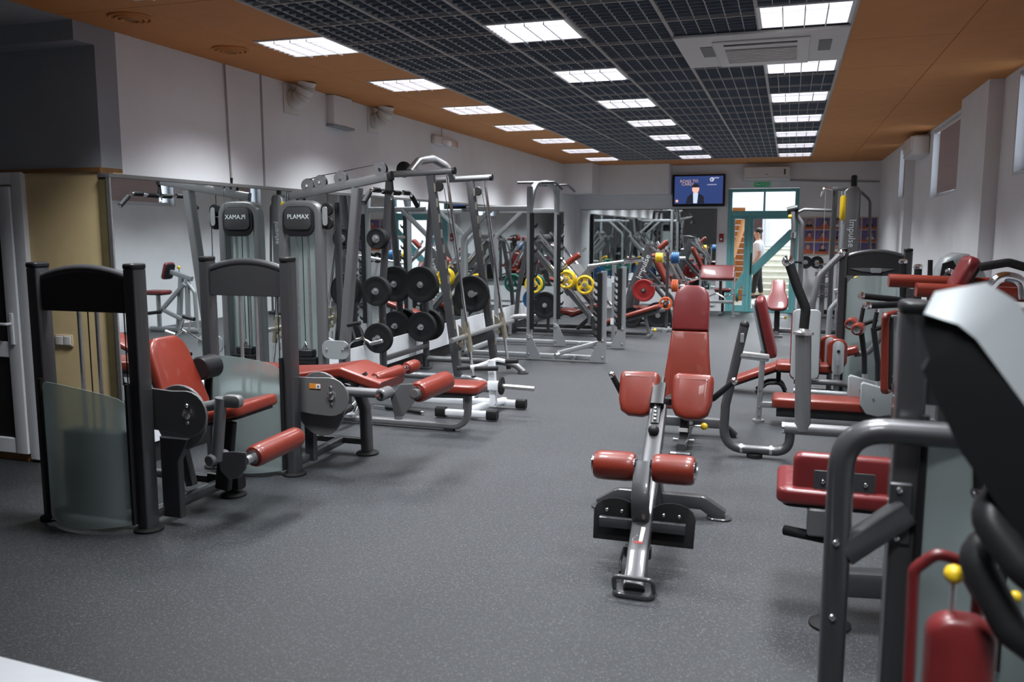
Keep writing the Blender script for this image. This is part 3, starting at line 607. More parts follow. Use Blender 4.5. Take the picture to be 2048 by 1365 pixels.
# ------------------------------------------------------------------ smith machine
Y1, Y2 = 8.65, 9.86
t = thing('smith_machine', 'tall smith machine with leaning rails and storage pegs against the mirror', 'exercise machine', (-3.7, 9.25, 0))
for y in (Y1, Y2):
    part(t, 'base_rail', MB().sweep([(-4.36, y, .13), (-3.32, y, .13), (-3.14, y, .10), (-3.04, y, .02)], circ(.038, 14), .12, Y, 6), 'gunl')
    part(t, 'front_foot', MB().cyl((-3.05, y, 0), (-3.05, y, .02), .07), 'gun'); part(t, 'rear_foot', MB().box((-4.42, y - .06, 0), (-4.28, y + .06, .02), .005), 'gun')
    part(t, 'leaning_post', MB().bar([(-3.42, y, .12), (-3.73, y, 2.34)], .07, .095, up=X), 'gun')
    part(t, 'rear_post', MB().tube([(-4.34, y, .02), (-4.34, y, 1.0), (-4.22, y, 2.33)], .042, .2), 'gun')
    part(t, 'top_rail', MB().tube([(-4.24, y, 2.36), (-3.46, y, 2.385)], .036), 'gunl'); part(t, 'rail_cap', MB().cyl((-3.47, y, 2.385), (-3.44, y, 2.386), .040), 'black')
    part(t, 'guide_rod', MB().cyl((-3.24, y, .10), (-3.54, y, 2.36), .017, n=12), 'chrome')
    part(t, 'rod_end', MB().cyl((-3.235, y, .05), (-3.245, y, .16), .03, n=12), 'black')
    for k in range(12): part(t, 'catch_hook', MB().bar([(-3.385 - .0245*k + 0, y - .055, .35 + k*.165), (-3.39 - .0245*k, y - .055, .44 + k*.165)], .008, .018, up=X), 'brass')
    part(t, 'pulley', MB().lathe((-3.62, y - .05, 2.22), Y, [(.05, 0), (.055, .005), (.045, .015), (.055, .025), (.05, .03)], 18), 'black'); part(t, 'rod_cable', MB().cyl((-3.56, y - .03, 2.2), (-3.30, y - .03, .7), .004, n=6), 'cable')
    zb = .60; xb = -3.24 - .30 * (zb - .1) / 2.26
    ca = part(t, 'carriage', MB().cyl((xb + .03, y, zb - .17), (xb - .028, y, zb + .15), .034, n=16), 'brass'); part(ca, 'hook', MB().pad((xb - .10, y + .045, zb + .02), X, Z, [(-.03, .10), (.02, .06), (.06, -.02), (.03, -.10), (-.02, -.02)], .012, .002, 1), 'brass'); part(ca, 'bearing', MB().cyl((xb - .02, y - .06, zb), (xb - .02, y + .06, zb), .036, n=16), 'brass')
    part(ca, 'stop_knob', MB().cyl((xb - .06, y - .05, zb - .09), (xb - .06, y - .02, zb - .09), .03), 'brass')
part(t, 'top_arch', MB().tube([(-3.98, Y1, 2.38), (-3.98, Y1 + .25, 2.52), (-3.96, (Y1+Y2)/2, 2.57), (-3.95, Y2 - .25, 2.52), (-3.95, Y2, 2.38)], .045, .25), 'gunl')
part(t, 'top_wheel', MB().lathe((-4.1, Y1 + .1, 2.42), Y, [(.08, 0), (.088, .006), (.07, .018), (.088, .03), (.08, .036)], 20), 'black')
part(t, 'cross_tie', MB().bar([(-4.33, Y1, .3), (-4.33, Y2, .3)], .06, .06), 'gun')
part(t, 'barbell', MB().cyl((xb - .02, Y1 - .42, .60), (xb - .02, Y2 + .42, .60), .022, n=14).cyl((xb - .02, Y1 - .44, .60), (xb - .02, Y1 - .08, .60), .027).cyl((xb - .02, Y2 + .08, .60), (xb - .02, Y2 + .44, .60), .027).cyl((xb - .02, Y1 + .2, .60), (xb - .02, Y2 - .2, .60), .026), 'steel')
for y, s_ in ((Y1, -1), (Y2, 1), (Y2, -1)):
    for z in (.55, 1.08, 1.66):
        if (y, s_) == (Y2, -1) and z > 1.2: continue
        xx = -4.34 + (.0 if z < 1 else .045 * (z - 1) / 1)
        part(t, 'storage_peg', MB().cyl((xx, y, z), (xx, y + s_ * .22, z), .022), 'steel')
G = 'black plates on the smith machine'
stack((-4.34, Y1 - .12, .55), Y, .17, .028, 2, 'rubber', 'black pair on the lowest near peg of the smith machine', G)
stack((-4.335, Y1 - .15, 1.08), Y, .165, .04, 2, 'rubber', 'black pair on the middle near peg of the smith machine', G)
stack((-4.31, Y1 - .17, 1.66), Y, .115, .035, 3, 'rubber', 'small black set on the top near peg of the smith machine', G)
stack((-4.34, Y2 - .14, 1.08), Y, .225, .045, 2, 'rubber', 'large black pair on the upper far peg inside the smith machine', G)
stack((-4.34, Y2 - .14, .55), Y, .19, .035, 2, 'rubber', 'black pair on the lower far peg inside the smith machine', G)
stack((-4.34, Y2 + .08, .55), Y, .20, .04, 2, 'rubber', 'black pair on the lowest outer peg behind the smith machine', G)
part(t, 'front_peg', MB().cyl((-3.60, Y2 + .04, .98), (-3.60, Y2 - .24, .98), .022), 'steel')
wplate((-3.66, Y2 - .14, .98), Y, .225, .06, 'rubber', 'thick large black plate on the front post of the smith machine', G)

# ------------------------------------------------------------------ white t-bar row
t = thing('tbar_row', 'small white row stand with black feet in front of the smith machine', 'exercise machine', (-2.8, 7.5, 0))
a, b = V((-3.10, 7.27, .055)), V((-2.50, 7.27, .055))
part(t, 'front_foot', MB().bar([a, b], .06, .06), 'white')
for p, q in ((a, a + X*.09), (b - X*.09, b)): part(t, 'foot_cap', MB().bar([p - X*.005, q + X*.005], .075, .09, r=.02), 'rubber')
a, b = V((-3.0, 7.85, .055)), V((-2.40, 7.85, .055))
part(t, 'rear_foot', MB().bar([a, b], .06, .06), 'white')
for p, q in ((a, a + X*.09), (b - X*.09, b)): part(t, 'foot_cap', MB().bar([p - X*.005, q + X*.005], .075, .09, r=.02), 'rubber')
part(t, 'main_rail', MB().bar([(-3.95, 7.62, .10), (-2.62, 7.58, .10)], .06, .07), 'white'); part(t, 'link_rail', MB().bar([(-2.80, 7.27, .08), (-2.62, 7.85, .08)], .06, .06), 'white')
part(t, 'upright', MB().bar([(-2.64, 7.58, .10), (-2.66, 7.58, .52)], .06, .07, up=X), 'white')
part(t, 'loading_peg', MB().cyl((-2.62, 7.55, .28), (-2.22, 7.55, .27), .024), 'steel'); part(t, 'peg_bracket', MB().bar([(-2.68, 7.55, .28), (-2.56, 7.55, .28)], .06, .09), 'white')
part(t, 'peg_collar', MB().lathe((-2.56, 7.55, .28), X, [(.08, 0), (.085, .005), (.085, .02), (.06, .026)], 22), 'rubber')
part(t, 'handle_fork', MB().tube([(-2.90, 7.55, .44), (-2.80, 7.55, .455), (-2.62, 7.62, .52), (-2.54, 7.62, .51)], .02, .05), 'white')
for p, q in (((-2.99, 7.52, .43), (-2.86, 7.54, .445)), ((-2.80, 7.50, .44), (-2.57, 7.50, .455)), ((-2.64, 7.66, .495), (-2.42, 7.66, .51))): part(t, 'grip', MB().cyl(p, q, .024, bev=.005), 'rubber')
part(t, 'foot_platform', MB().pad((-2.93, 7.36, .20), X, Y, [(-.20, -.09), (.20, -.09), (.16, .10), (-.16, .10)], .012, .003, 1), 'white'); part(t, 'platform_post', MB().bar([(-2.84, 7.36, .08), (-2.84, 7.36, .20)], .05, .05, up=X), 'gunl')

# ------------------------------------------------------------------ half rack
t = thing('half_rack', 'silver half rack with black toothed hooks and a curved chin-up bar', 'power rack', (-2.8, 11.7, 0))
RX0, RX1, RY0, RY1 = -3.31, -2.29, 11.0, 12.4
for y in (RY0, RY1):
    part(t, 'tall_post', MB().bar([(RX0, y, .02), (RX0, y, 2.33 + (.06 if y > 12 else 0))], .075, .075, up=X), 'silver'); part(t, 'short_post', MB().bar([(RX1, y, .02), (RX1, y, 1.22)], .075, .075, up=X), 'silver')
    for x_, z0, z1, n, s_ in ((RX0, .42, 1.98, 9, 1), (RX1, .30, 1.20, 9, -1)):
        hs = part(t, 'hook_plate', MB().box((x_ - .03 + s_*.045, y - .058, z0), (x_ + .03 + s_*.045, y - .038, z1), .003), 'black')
        for k in range(n):
            zz = z0 + .06 + k * (z1 - z0 - .08) / n
            part(hs, 'hook', MB().pad((x_ + s_*.085, y - .038, zz), X, Z, [(-.02*s_, -.03), (.03*s_, .0), (.045*s_, .05), (.03*s_, .045), (.012*s_, .02), (-.02*s_, .03)], .018, .001, 1), 'black')
    for x_, s_ in ((RX0, 1), (RX1, -1)):
        part(t, 'gusset', MB().pad((x_ + s_*.05, y - .042, .0), X, Z, [(-.08*s_, .02), (.12*s_, .02), (.12*s_, .06), (.0, .32), (-.08*s_, .36)], .008, .002, 1), 'silver'); bolt(t, (x_, y - .05, .30), -Y, .016, 'steel'); bolt(t, (x_, y - .05, .08), -Y, .016, 'steel')
    part(t, 'base_beam', MB().bar([(-4.30, y, .06), (RX1, y, .06)], .07, .07), 'silver')
    for x_ in (-2.95, -2.68): part(t, 'beam_stud', MB().cyl((x_, y - .035, .06), (x_, y - .08, .06), .028), 'silver')
part(t, 'rear_tie', MB().bar([(-4.28, RY0, .06), (-4.28, RY1, .06)], .07, .07), 'silver')
part(t, 'top_arch', MB().sweep([(RX0, RY0, 2.0), (RX0 + .02, RY0 + .12, 2.36), (RX0 + .04, (RY0+RY1)/2, 2.42), (RX0 + .02, RY1 - .12, 2.36), (RX0, RY1, 2.0)], rrect(.06, .07, .014, 2), .25, X, 6), 'silver')
for p in ([(RX0 - .28, RY0 + .35, 2.40), (RX0 + .25, RY0 + .35, 2.40), (RX0 + .36, RY0 + .35, 2.30)], [(RX0 - .28, RY1 - .35, 2.40), (RX0 + .25, RY1 - .35, 2.40), (RX0 + .36, RY1 - .35, 2.30)]): part(t, 'chin_bar', MB().tube(p, .018, .05), 'gun')
part(t, 'safety_arm', MB().bar([(-2.86, 10.80, .13), (-2.33, 11.06, .27)], .05, .06), 'silver'); part(t, 'arm_pin', MB().cyl((-2.84, 10.78, .12), (-2.87, 10.72, .11), .03), 'steel')
part(t, 'top_beam', MB().bar([(RX0, RY0, 2.04), (RX0 - .9, RY0, 2.04)], .06, .07), 'silver'); part(t, 'top_beam', MB().bar([(RX0, RY1, 2.04), (RX0 - .9, RY1, 2.04)], .06, .07), 'silver')
part(t, 'rear_post', MB().bar([(-4.27, RY0, .06), (-4.27, RY0, 1.65), (RX0 - .55, RY0, 2.03)], .06, .07, .1, up=Y), 'silver'); part(t, 'rear_post', MB().bar([(-4.27, RY1, .06), (-4.27, RY1, 1.65), (RX0 - .55, RY1, 2.03)], .06, .07, .1, up=Y), 'silver')
t2 = thing('cable_column', 'silver twin-post low column standing behind the short rack posts', 'rack column', (-2.42, 13.0, 0))
part(t2, 'post', MB().bar([(-2.55, 13.0, .02), (-2.55, 13.0, 1.22)], .10, .05, up=X), 'silver'); part(t2, 'base', MB().box((-2.72, 12.85, 0), (-2.38, 13.15, .03), .006), 'black')
part(t2, 'top_bar', MB().cyl((-2.95, 13.0, 1.20), (-2.10, 13.0, 1.32), .022), 'steel'); part(t2, 'sleeve', MB().cyl((-2.40, 13.0, 1.27), (-2.12, 13.0, 1.31), .034), 'chrome')
for z in (.30, .95): part(t2, 'label_plate', MB().box((-2.585, 12.94, z), (-2.535, 12.945, z + .10)), 'white')

# ------------------------------------------------------------------ 45 degree leg press
LY0, LY1 = 13.75, 14.5
t = thing('leg_press', 'inclined leg press with chrome rails and yellow handles beside the mirror', 'exercise machine', (-3.7, 14.1, 0))
for y in (LY0, LY1):
    part(t, 'base_rail', MB().bar([(-4.42, y, .07), (-3.0, y, .07)], .06, .07), 'gun')
    part(t, 'incline_beam', MB().bar([(-4.22, y, 1.60), (-3.0, y, .24)], .06, .10), 'gunl'); part(t, 'front_leg', MB().bar([(-3.08, y, .34), (-3.02, y, .16), (-3.01, y, .0)], .07, .07, .06, up=Y), 'gun')
    part(t, 'rear_leg', MB().bar([(-4.40, y, .02), (-4.34, y, .7), (-4.18, y, 1.56)], .06, .09, .1, up=Y), 'gun')
    for d in (.0, .17):
        part(t, 'guide_rail', MB().cyl((-4.14 + d, y - .05, 1.60 + d*.7), (-3.04 + d, y - .05, .34 + d*.7), .027), 'chrome')
    part(t, 'lower_foot', MB().box((-3.07, y - .06, 0), (-2.95, y + .06, .02), .004), 'gun')
for d in (.09,): part(t, 'rail_bridge', MB().bar([(-4.10 + d, LY0, 1.64), (-4.10 + d, LY1, 1.64)], .08, .08), 'gunl')
sl = part(t, 'sled', MB().bar([(-3.62, LY0 + .04, 1.12), (-3.62, LY1 + .04, 1.12)], .12, .10).bar([(-3.33, LY0 + .04, .80), (-3.33, LY1 + .04, .80)], .12, .10), 'gunl')
part(sl, 'foot_plate', MB().pad((-3.30, (LY0+LY1)/2, .98), Y, (-.64, 0, .77), rrect(.66, .5, .03, 3), .02, .004, 1), 'plate')
for y, s_ in ((LY0, -1), (LY1, 1)): part(sl, 'loading_peg', MB().cyl((-3.45, y, .95), (-3.45, y + s_*.32, .95), .024), 'steel')
part(t, 'side_bracket', MB().bar([(-3.50, LY0 - .02, .70), (-3.02, LY0 - .02, 1.18)], .05, .10).bar([(-3.12, LY0 - .02, 1.16), (-3.05, LY0 - .02, .55), (-3.10, LY0 - .02, .2)], .05, .09, .08, up=Y), 'gunl')
roller(t, (-3.48, LY0 - .06, 1.20), (-3.26, LY0 - .06, 1.36), .05); part(t, 'handle', MB().tube([(-3.55, LY0 - .06, 1.12), (-3.16, LY0 - .06, 1.46)], .02), 'chrome')
cushion(t, 'back_pad', (-3.25, (LY0+LY1)/2, .38), (.9, 0, .35), Y, .52, .44, .07); cushion(t, 'seat_pad', (-3.55, (LY0+LY1)/2, .34), (.8, 0, -.1), Y, .30, .44, .07)
part(t, 'seat_tube', MB().bar([(-3.4, (LY0+LY1)/2, .07), (-3.1, (LY0+LY1)/2, .34)], .07, .07), 'gun')
part(t, 'storage_bar', MB().bar([(-3.8, LY0 - .03, .05), (-3.8, LY0 - .03, .62)], .05, .05, up=X), 'gun')
part(t, 'storage_peg', MB().cyl((-3.80, LY0, .52), (-3.80, LY0 - .30, .52), .022), 'steel'); part(t, 'hoop', MB().sweep([(-4.42, LY0 - .25, .02), (-4.40, LY0 - .25, .30), (-4.16, LY0 - .25, .33), (-4.0, LY0 - .02, .30)], circ(.045, 12), .1, Y), 'steel')
G = 'plates around the leg press'
wplate((-3.80, LY0 - .24, .52), Y, .225, .04, 'rubber', 'large black plate on the near side of the leg press', G)
wplate((-3.80, LY0 - .17, .52), Y, .19, .04, 'blue', 'blue plate behind the large black plate of the leg press', G)
wplate((-4.02, LY0 - .16, .86), Y, .16, .035, 'yellow', 'yellow grip plate at the mirror end of the leg press', G, True)
wplate((-3.45, LY0 - .15, .95), Y, .16, .035, 'yellow', 'yellow grip plate on the sled peg of the leg press', G, True)
wplate((-3.45, LY0 - .22, .95), Y, .15, .035, 'yellow', 'outer yellow grip plate on the sled peg of the leg press', G, True)
wplate((-3.16, LY0 - .10, .86), Y, .16, .035, 'yellow', 'yellow grip plate under the raised bracket of the leg press', G, True)
wplate((-4.05, LY0 - .09, .60), Y, .18, .035, 'blue', 'blue plate low at the mirror end of the leg press', G)
wplate((-4.30, LY1 + .2, .80), Y, .17, .035, 'green', 'green grip plate behind the leg press by the mirror', G, True)
part(t, 'storage_peg', MB().cyl((-4.02, LY0 + .02, .86), (-4.02, LY0 - .22, .86), .02), 'steel'); part(t, 'storage_peg', MB().cyl((-3.16, LY0 + .02, .86), (-3.16, LY0 - .16, .86), .02), 'steel')
part(t, 'storage_peg', MB().cyl((-4.05, LY0 + .02, .60), (-4.05, LY0 - .14, .60), .02), 'steel'); part(t, 'storage_peg', MB().cyl((-4.30, LY1, .80), (-4.30, LY1 + .26, .80), .02), 'steel')

# ------------------------------------------------------------------ hack squat machine
HY0, HY1 = 15.35, 16.05
t = thing('hack_squat_machine', 'plate loaded squat machine with broad leaning side frames and white lettering', 'exercise machine', (-2.5, 15.7, 0))
for y in (HY0, HY1):
    sp = part(t, 'side_frame', MB().pad((0, y + .03, 0), X, Z, [(-2.86, .05), (-2.70, .05), (-2.66, .35), (-2.62, .62), (-2.30, 1.50), (-2.42, 1.53), (-2.74, .75), (-2.82, .40)], .06, .008, 2), 'gun')
    part(t, 'rear_brace', MB().bar([(-2.50, y, 1.0), (-2.05, y, .50), (-1.92, y, .06)], .06, .09, .12, up=Y), 'gun'); part(t, 'base_rail', MB().bar([(-2.9, y, .05), (-1.85, y, .05)], .07, .06), 'gun')
    part(t, 'guide_rail', MB().cyl((-2.24, y, 1.55), (-1.75, y, .75), .022), 'chrome'); part(t, 'upper_arm', MB().bar([(-2.36, y, 1.46), (-2.0, y, 1.16), (-1.86, y, .9)], .05, .07, .1, up=Y), 'gunl')
text(t, 'lettering', 'Impulse', .15, (-2.475, HY0 - .033, 1.10), (.36, 0, .93), (-.93, 0, .36), 'ltext')
for z in (.08, .70): part(t, 'cross_tie', MB().bar([(-2.70, HY0, z), (-2.70, HY1, z)], .06, .06), 'gun')
part(t, 'loading_peg', MB().cyl((-2.42, HY0, .70), (-2.42, HY0 - .36, .70), .024), 'steel'); cushion(t, 'back_pad', (-2.22, 15.7, 1.0), Y, (-.45, 0, .9), .40, .7, .07); roller(t, (-2.20, HY0 - .03, 1.42), (-2.05, HY0 - .03, 1.56), .05)
cushion(t, 'seat_pad', (-2.62, 15.7, .28), X, Y, .40, .36, .07); part(t, 'footboard', MB().pad((-1.9, 15.7, .16), X, Y, rrect(.4, .6, .03, 3), .02, .004, 1), 'plate')
G = 'plates around the squat machine'
wplate((-2.42, HY0 - .28, .69), Y, .20, .06, 'redplate', 'thick dark red plate facing the room on the squat machine', G, hub='black'); wplate((-2.42, HY0 - .20, .69), Y, .19, .05, 'redplate', 'second red plate behind the thick one on the squat machine', G, hub='black')
wplate((-2.18, 15.23, .24), (.0, 1, .0), .24, .06, 'rubber', 'large black plate leaning on the floor under the squat machine', G)
wplate((-2.66, 15.24, .19), (.0, 1, .0), .19, .05, 'rubber', 'smaller black plate leaning on the floor beside the large one', G)

# ------------------------------------------------------------------ decline bench, plate tree, preacher bench, small bench
t = thing('decline_bench', 'low sloping red bench behind the short rack posts', 'bench', (-2.5, 14.0, 0))
cushion(t, 'pad', (-2.44, 13.98, .335), (1.06, 0, .36), Y, 1.0, .30, .06, rad=.05); part(t, 'beam', MB().bar([(-2.92, 13.98, .155), (-1.90, 13.98, .46)], .05, .06), 'gunl')
part(t, 'front_leg', MB().bar([(-2.22, 13.98, .36), (-2.14, 13.98, .04)], .05, .05, up=Y), 'gunl'); part(t, 'foot_bar', MB().bar([(-2.14, 13.72, .03), (-2.14, 14.24, .03)], .05, .05), 'gunl'); part(t, 'base_rail', MB().bar([(-2.9, 13.98, .045), (-2.14, 13.98, .045)], .05, .05), 'gun')
part(t, 'rear_foot', MB().bar([(-2.88, 13.75, .03), (-2.88, 14.22, .03)], .05, .05), 'gun'); part(t, 'adjust_knob', MB().ball((-2.03, 13.86, .13), .028), 'yellow'); part(t, 'knob_pin', MB().cyl((-2.12, 13.9, .12), (-2.03, 13.86, .13), .01), 'chrome')
t = thing('plate_tree', 'slim grey plate tree holding yellow, blue and orange plates', 'plate rack', (-2.04, 15.9, 0))
tx, ty = -1.98, 14.85
t.location = (tx, ty, 0); BASE[t.name] = V((tx, ty, 0))
part(t, 'post', MB().bar([(tx, ty, .03), (tx, ty, 1.38)], .05, .05, up=X), 'gun'); part(t, 'base', MB().bar([(tx, ty - .25, .03), (tx, ty + .25, .03)], .07, .06).bar([(tx - .25, ty, .03), (tx + .25, ty, .03)], .07, .06), 'silver')
for z in (1.28, .80): part(t, 'peg', MB().cyl((tx - .28, ty, z), (tx + .30, ty, z), .022), 'chrome')
part(t, 'front_peg', MB().cyl((tx, ty, .50), (tx, ty - .2, .50), .02), 'steel')
G = 'plates on the plate tree'
stack((tx - .19, ty, 1.28), X, .085, .028, 4, 'yellow', 'yellow set on the left top peg of the plate tree', G)
stack((tx + .08, ty, 1.28), X, .10, .03, 4, 'blue', 'blue set on the right top peg of the plate tree', G)
stack((tx + .10, ty, .80), X, .11, .032, 3, 'orange', 'orange set on the lower right peg of the plate tree', G)
wplate((tx, ty - .14, .50), Y, .115, .03, 'orange', 'orange grip plate facing the room on the plate tree', G, True, 'black')
t = thing('preacher_bench', 'preacher curl bench with wide red arm pad on chrome legs by the door', 'bench', (-1.37, 17.8, 0))
cushion(t, 'arm_pad', (-1.36, 17.84, .88), X, (0, .55, .83), .68, .33, .07, 'wine', .04)
for x_ in (-1.70, -1.03):
    part(t, 'leg', MB().cyl((x_, 17.8, 0), (x_, 17.8, .92), .022), 'chrome'); part(t, 'foot', MB().cyl((x_, 17.8, 0), (x_, 17.8, .015), .05), 'steel')
part(t, 'cross_bar', MB().bar([(-1.70, 17.8, .30), (-1.03, 17.8, .30)], .07, .06), 'silver'); part(t, 'pad_bar', MB().bar([(-1.72, 17.8, .74), (-1.01, 17.8, .74)], .04, .03), 'steel'); part(t, 'stem', MB().bar([(-1.30, 17.9, .28), (-1.30, 17.95, .9)], .05, .06, up=X), 'gun')
cushion(t, 'seat', (-1.28, 18.35, .48), X, Y, .34, .30, .06, 'wine'); part(t, 'seat_post', MB().bar([(-1.28, 18.35, .0), (-1.28, 18.35, .47)], .06, .06, up=X), 'black'); part(t, 'base_rail', MB().bar([(-1.30, 17.82, .03), (-1.28, 18.4, .03)], .06, .05), 'gun')
t = thing('curl_bar', 'chrome wavy curl bar resting across the front of the preacher bench', 'barbell', (-1.3, 17.68, .45))
part(t, 'bar', MB().tube([(-1.85, 17.70, .45), (-1.60, 17.70, .45), (-1.52, 17.70, .41), (-1.36, 17.70, .48), (-1.22, 17.70, .40), (-1.10, 17.70, .45), (-.78, 17.70, .45)], .014, .03), 'chrome')
for x_ in (-1.69, -1.05): part(t, 'hook', MB().bar([(x_, 17.78, .43), (x_, 17.68, .42)], .03, .02), 'steel')
wplate((-.95, 17.70, .45), X, .13, .035, 'green', 'green grip plate on the right end of the curl bar', 'plates on the curl bar', True); wplate((-1.74, 17.70, .45), X, .13, .035, 'green', 'green grip plate on the left end of the curl bar', 'plates on the curl bar', True)
def flat_bench(t, cx, y0, m):
    bl = [(-.17, -.20), (-.15, -.27), (-.09, -.31), (.09, -.31), (.15, -.27), (.17, -.20), (.165, -.08), (.115, .06), (.11, .24), (.08, .31), (-.08, .31), (-.11, .24), (-.115, .06), (-.165, -.08)]
    cushion(t, 'pad', (cx, y0 + .12, .66), X, (0, .62, .72), .26, .62, .07, m, poly=bl)
    part(t, 'column', MB().bar([(cx, y0 + .05, .05), (cx, y0 + .05, .55)], .08, .09, up=X), 'black'); part(t, 'front_foot', MB().bar([(cx - .10, y0 - .08, .02), (cx + .10, y0 - .08, .02)], .06, .04), 'gunl')
    part(t, 'rear_bar', MB().bar([(cx - .30, y0 + .42, .06), (cx + .30, y0 + .42, .06)], .08, .08), 'gunl'); part(t, 'spine', MB().bar([(cx, y0 - .08, .06), (cx, y0 + .42, .06)], .07, .06), 'gunl')
    part(t, 'knob', MB().ball((cx + .13, y0 + .02, .32), .024), 'yellow'); part(t, 'knob_pin', MB().cyl((cx + .03, y0 + .03, .32), (cx + .12, y0 + .02, .32), .01), 'chrome')
t = thing('small_bench', 'upright red bench standing in front of the teal door', 'bench', (-.14, 14.7, 0)); flat_bench(t, -.14, 14.65, 'wine')

# ------------------------------------------------------------------ back wall: television, split unit, sign, portrait board
t = thing('television', 'flat television on the back wall showing a man in a suit', 'television', (-1.9, YB - .1, 2.25))
part(t, 'case', MB().box((-2.45, YB - .12, 2.26), (-1.34, YB - .05, 2.94), .01), 'black'); part(t, 'wall_bracket', MB().box((-2.05, YB - .05, 2.4), (-1.75, YB - .004, 2.8)), 'black')
scx = YB - .1215
sn = part(t, 'screen', MB().box((-2.405, scx, 2.32), (-1.385, scx + .004, 2.905)), 'screen')
def flat(name, poly, m, y): part(sn, name, MB().pad((0, y, 0), X, Z, poly, .0008, .0002, 1), m)
flat('printed_suit', [(-2.16, 2.325), (-1.77, 2.325), (-1.78, 2.47), (-1.87, 2.535), (-1.96, 2.56), (-2.05, 2.535), (-2.13, 2.46)], 'ssuit', scx)
flat('printed_shirt', [(-2.0, 2.33), (-1.92, 2.33), (-1.90, 2.55), (-2.01, 2.55)], 'sshirt', scx - .001)
flat('printed_face', [(-1.957 + x, 2.635 + y * 1.25) for x, y in circ(.075, 16)], 'sface', scx - .002); flat('printed_hair', [(-1.957 + .08*math.cos(a), 2.665 + .085*math.sin(a)) for a in [math.pi * k / 10 for k in range(11)]], 'ssuit', scx - .003)
flat('printed_hand', [(-2.35 + x, 2.38 + y) for x, y in circ(.03, 10)], 'sface', scx - .001)
text(sn, 'lettering', 'ROAD TO', .085, (-2.10, scx - .001, 2.80), X, Z, 'stextw'); text(sn, 'lettering', 'CARDI', .085, (-2.13, scx - .001, 2.735), X, Z, 'stextw')
part(sn, 'printed_emblem', MB().torus((-1.62, scx - .001, 2.83), Y, .036, .006, 20, 6).torus((-1.60, scx - .001, 2.84), Y, .02, .005, 16, 6), 'stext')
text(sn, 'lettering', 'CHAMPIONSHIP', .028, (-1.62, scx - .001, 2.72), X, Z, 'stext'); text(sn, 'lettering', 'SPORT', .035, (-1.52, scx - .001, 2.86), X, Z, 'stext')
def split(name, lab, lo, hi, face):
    t = thing(name, lab, 'air conditioner', lo); b = part(t, 'body', MB().box(lo, hi, .025), 'wplastic'); return t, b
t, b = split('split_air_conditioner', 'white split air conditioner above the teal door', V((-.97, YB - .21, 2.79)), V((-.02, YB, 3.08)), 0)
part(t, 'front_panel', MB().box((-.95, YB - .225, 2.87), (-.04, YB - .205, 3.065), .008), 'wplastic'); part(t, 'outlet_flap', MB().box((-.90, YB - .217, 2.80), (-.10, YB - .205, 2.845), .004), 'white'); part(t, 'display', MB().box((-.155, YB - .229, 2.90), (-.125, YB - .224, 3.01)), 'black'); part(t, 'logo', MB().box((-.53, YB - .229, 2.90), (-.47, YB - .224, 2.912)), 'plate')
part(t, 'pipe', MB().tube([(-.03, YB - .02, 2.79), (.6, YB - .02, 2.76), (1.70, YB - .02, 2.73)], .018, 0, 8), 'wallg')
t = thing('exit_sign', 'small green exit sign over the teal door', 'sign', (-.59, YB - .03, 2.70)); part(t, 'box', MB().box((-.75, YB - .03, 2.665), (-.43, YB, 2.755), .003), 'signg')
text(t, 'lettering', 'ВЫХОД', .075, (-.59, YB - .031, 2.71), X, Z, 'signt')
t = thing('fire_call_box', 'small red fire call point beside the teal door', 'fire alarm', (-1.40, YB - .04, 1.52)); part(t, 'body', MB().box((-1.44, YB - .05, 1.50), (-1.35, YB, 1.68), .006), 'redplate'); part(t, 'button', MB().cyl((-1.395, YB - .06, 1.56), (-1.395, YB - .05, 1.56), .022), 'white')
t = thing('portrait_board', 'wall board of fifteen portrait cards in purple and orange', 'notice board', (.95, YB - .02, 1.27)); part(t, 'board', MB().box((.20, YB - .02, 1.24), (1.71, YB - .002, 2.03), .003), 'cream')
random.seed(3)
for j in range(3):
    for i in range(5):
        x0 = .215 + i * .3; z0 = 1.262 + j * .255; cdn = part(t, 'portrait_card', MB().box((x0, YB - .028, z0), (x0 + .275, YB - .02, z0 + .235), .002), random.choice(('purple', 'violet', 'purple')))
        part(cdn, 'orange_band', MB().box((x0 + .004, YB - .030, z0 + .003), (x0 + .271, YB - .0275, z0 + .05)), 'oprint')
        hx = x0 + random.uniform(.12, .19)
        part(cdn, 'printed_bust', MB().pad((hx, YB - .0285, z0 + .05), X, Z, [(-.075, 0), (.075, 0), (.06, .045), (.025, .06), (-.025, .06), (-.06, .045)], .0015, .0004, 1), random.choice(('oprint', 'wplastic', 'hair')))
        part(cdn, 'printed_hair', MB().pad((hx, YB - .0285, z0 + .150), X, Z, [(x, y * 1.25) for x, y in circ(.046, 14)], .0015, .0004, 1), random.choice(('hair', 'btrim'))); part(cdn, 'printed_face', MB().pad((hx + .004, YB - .030, z0 + .138), X, Z, [(x, y * 1.3) for x, y in circ(.035, 14)], .0015, .0004, 1), 'skin')

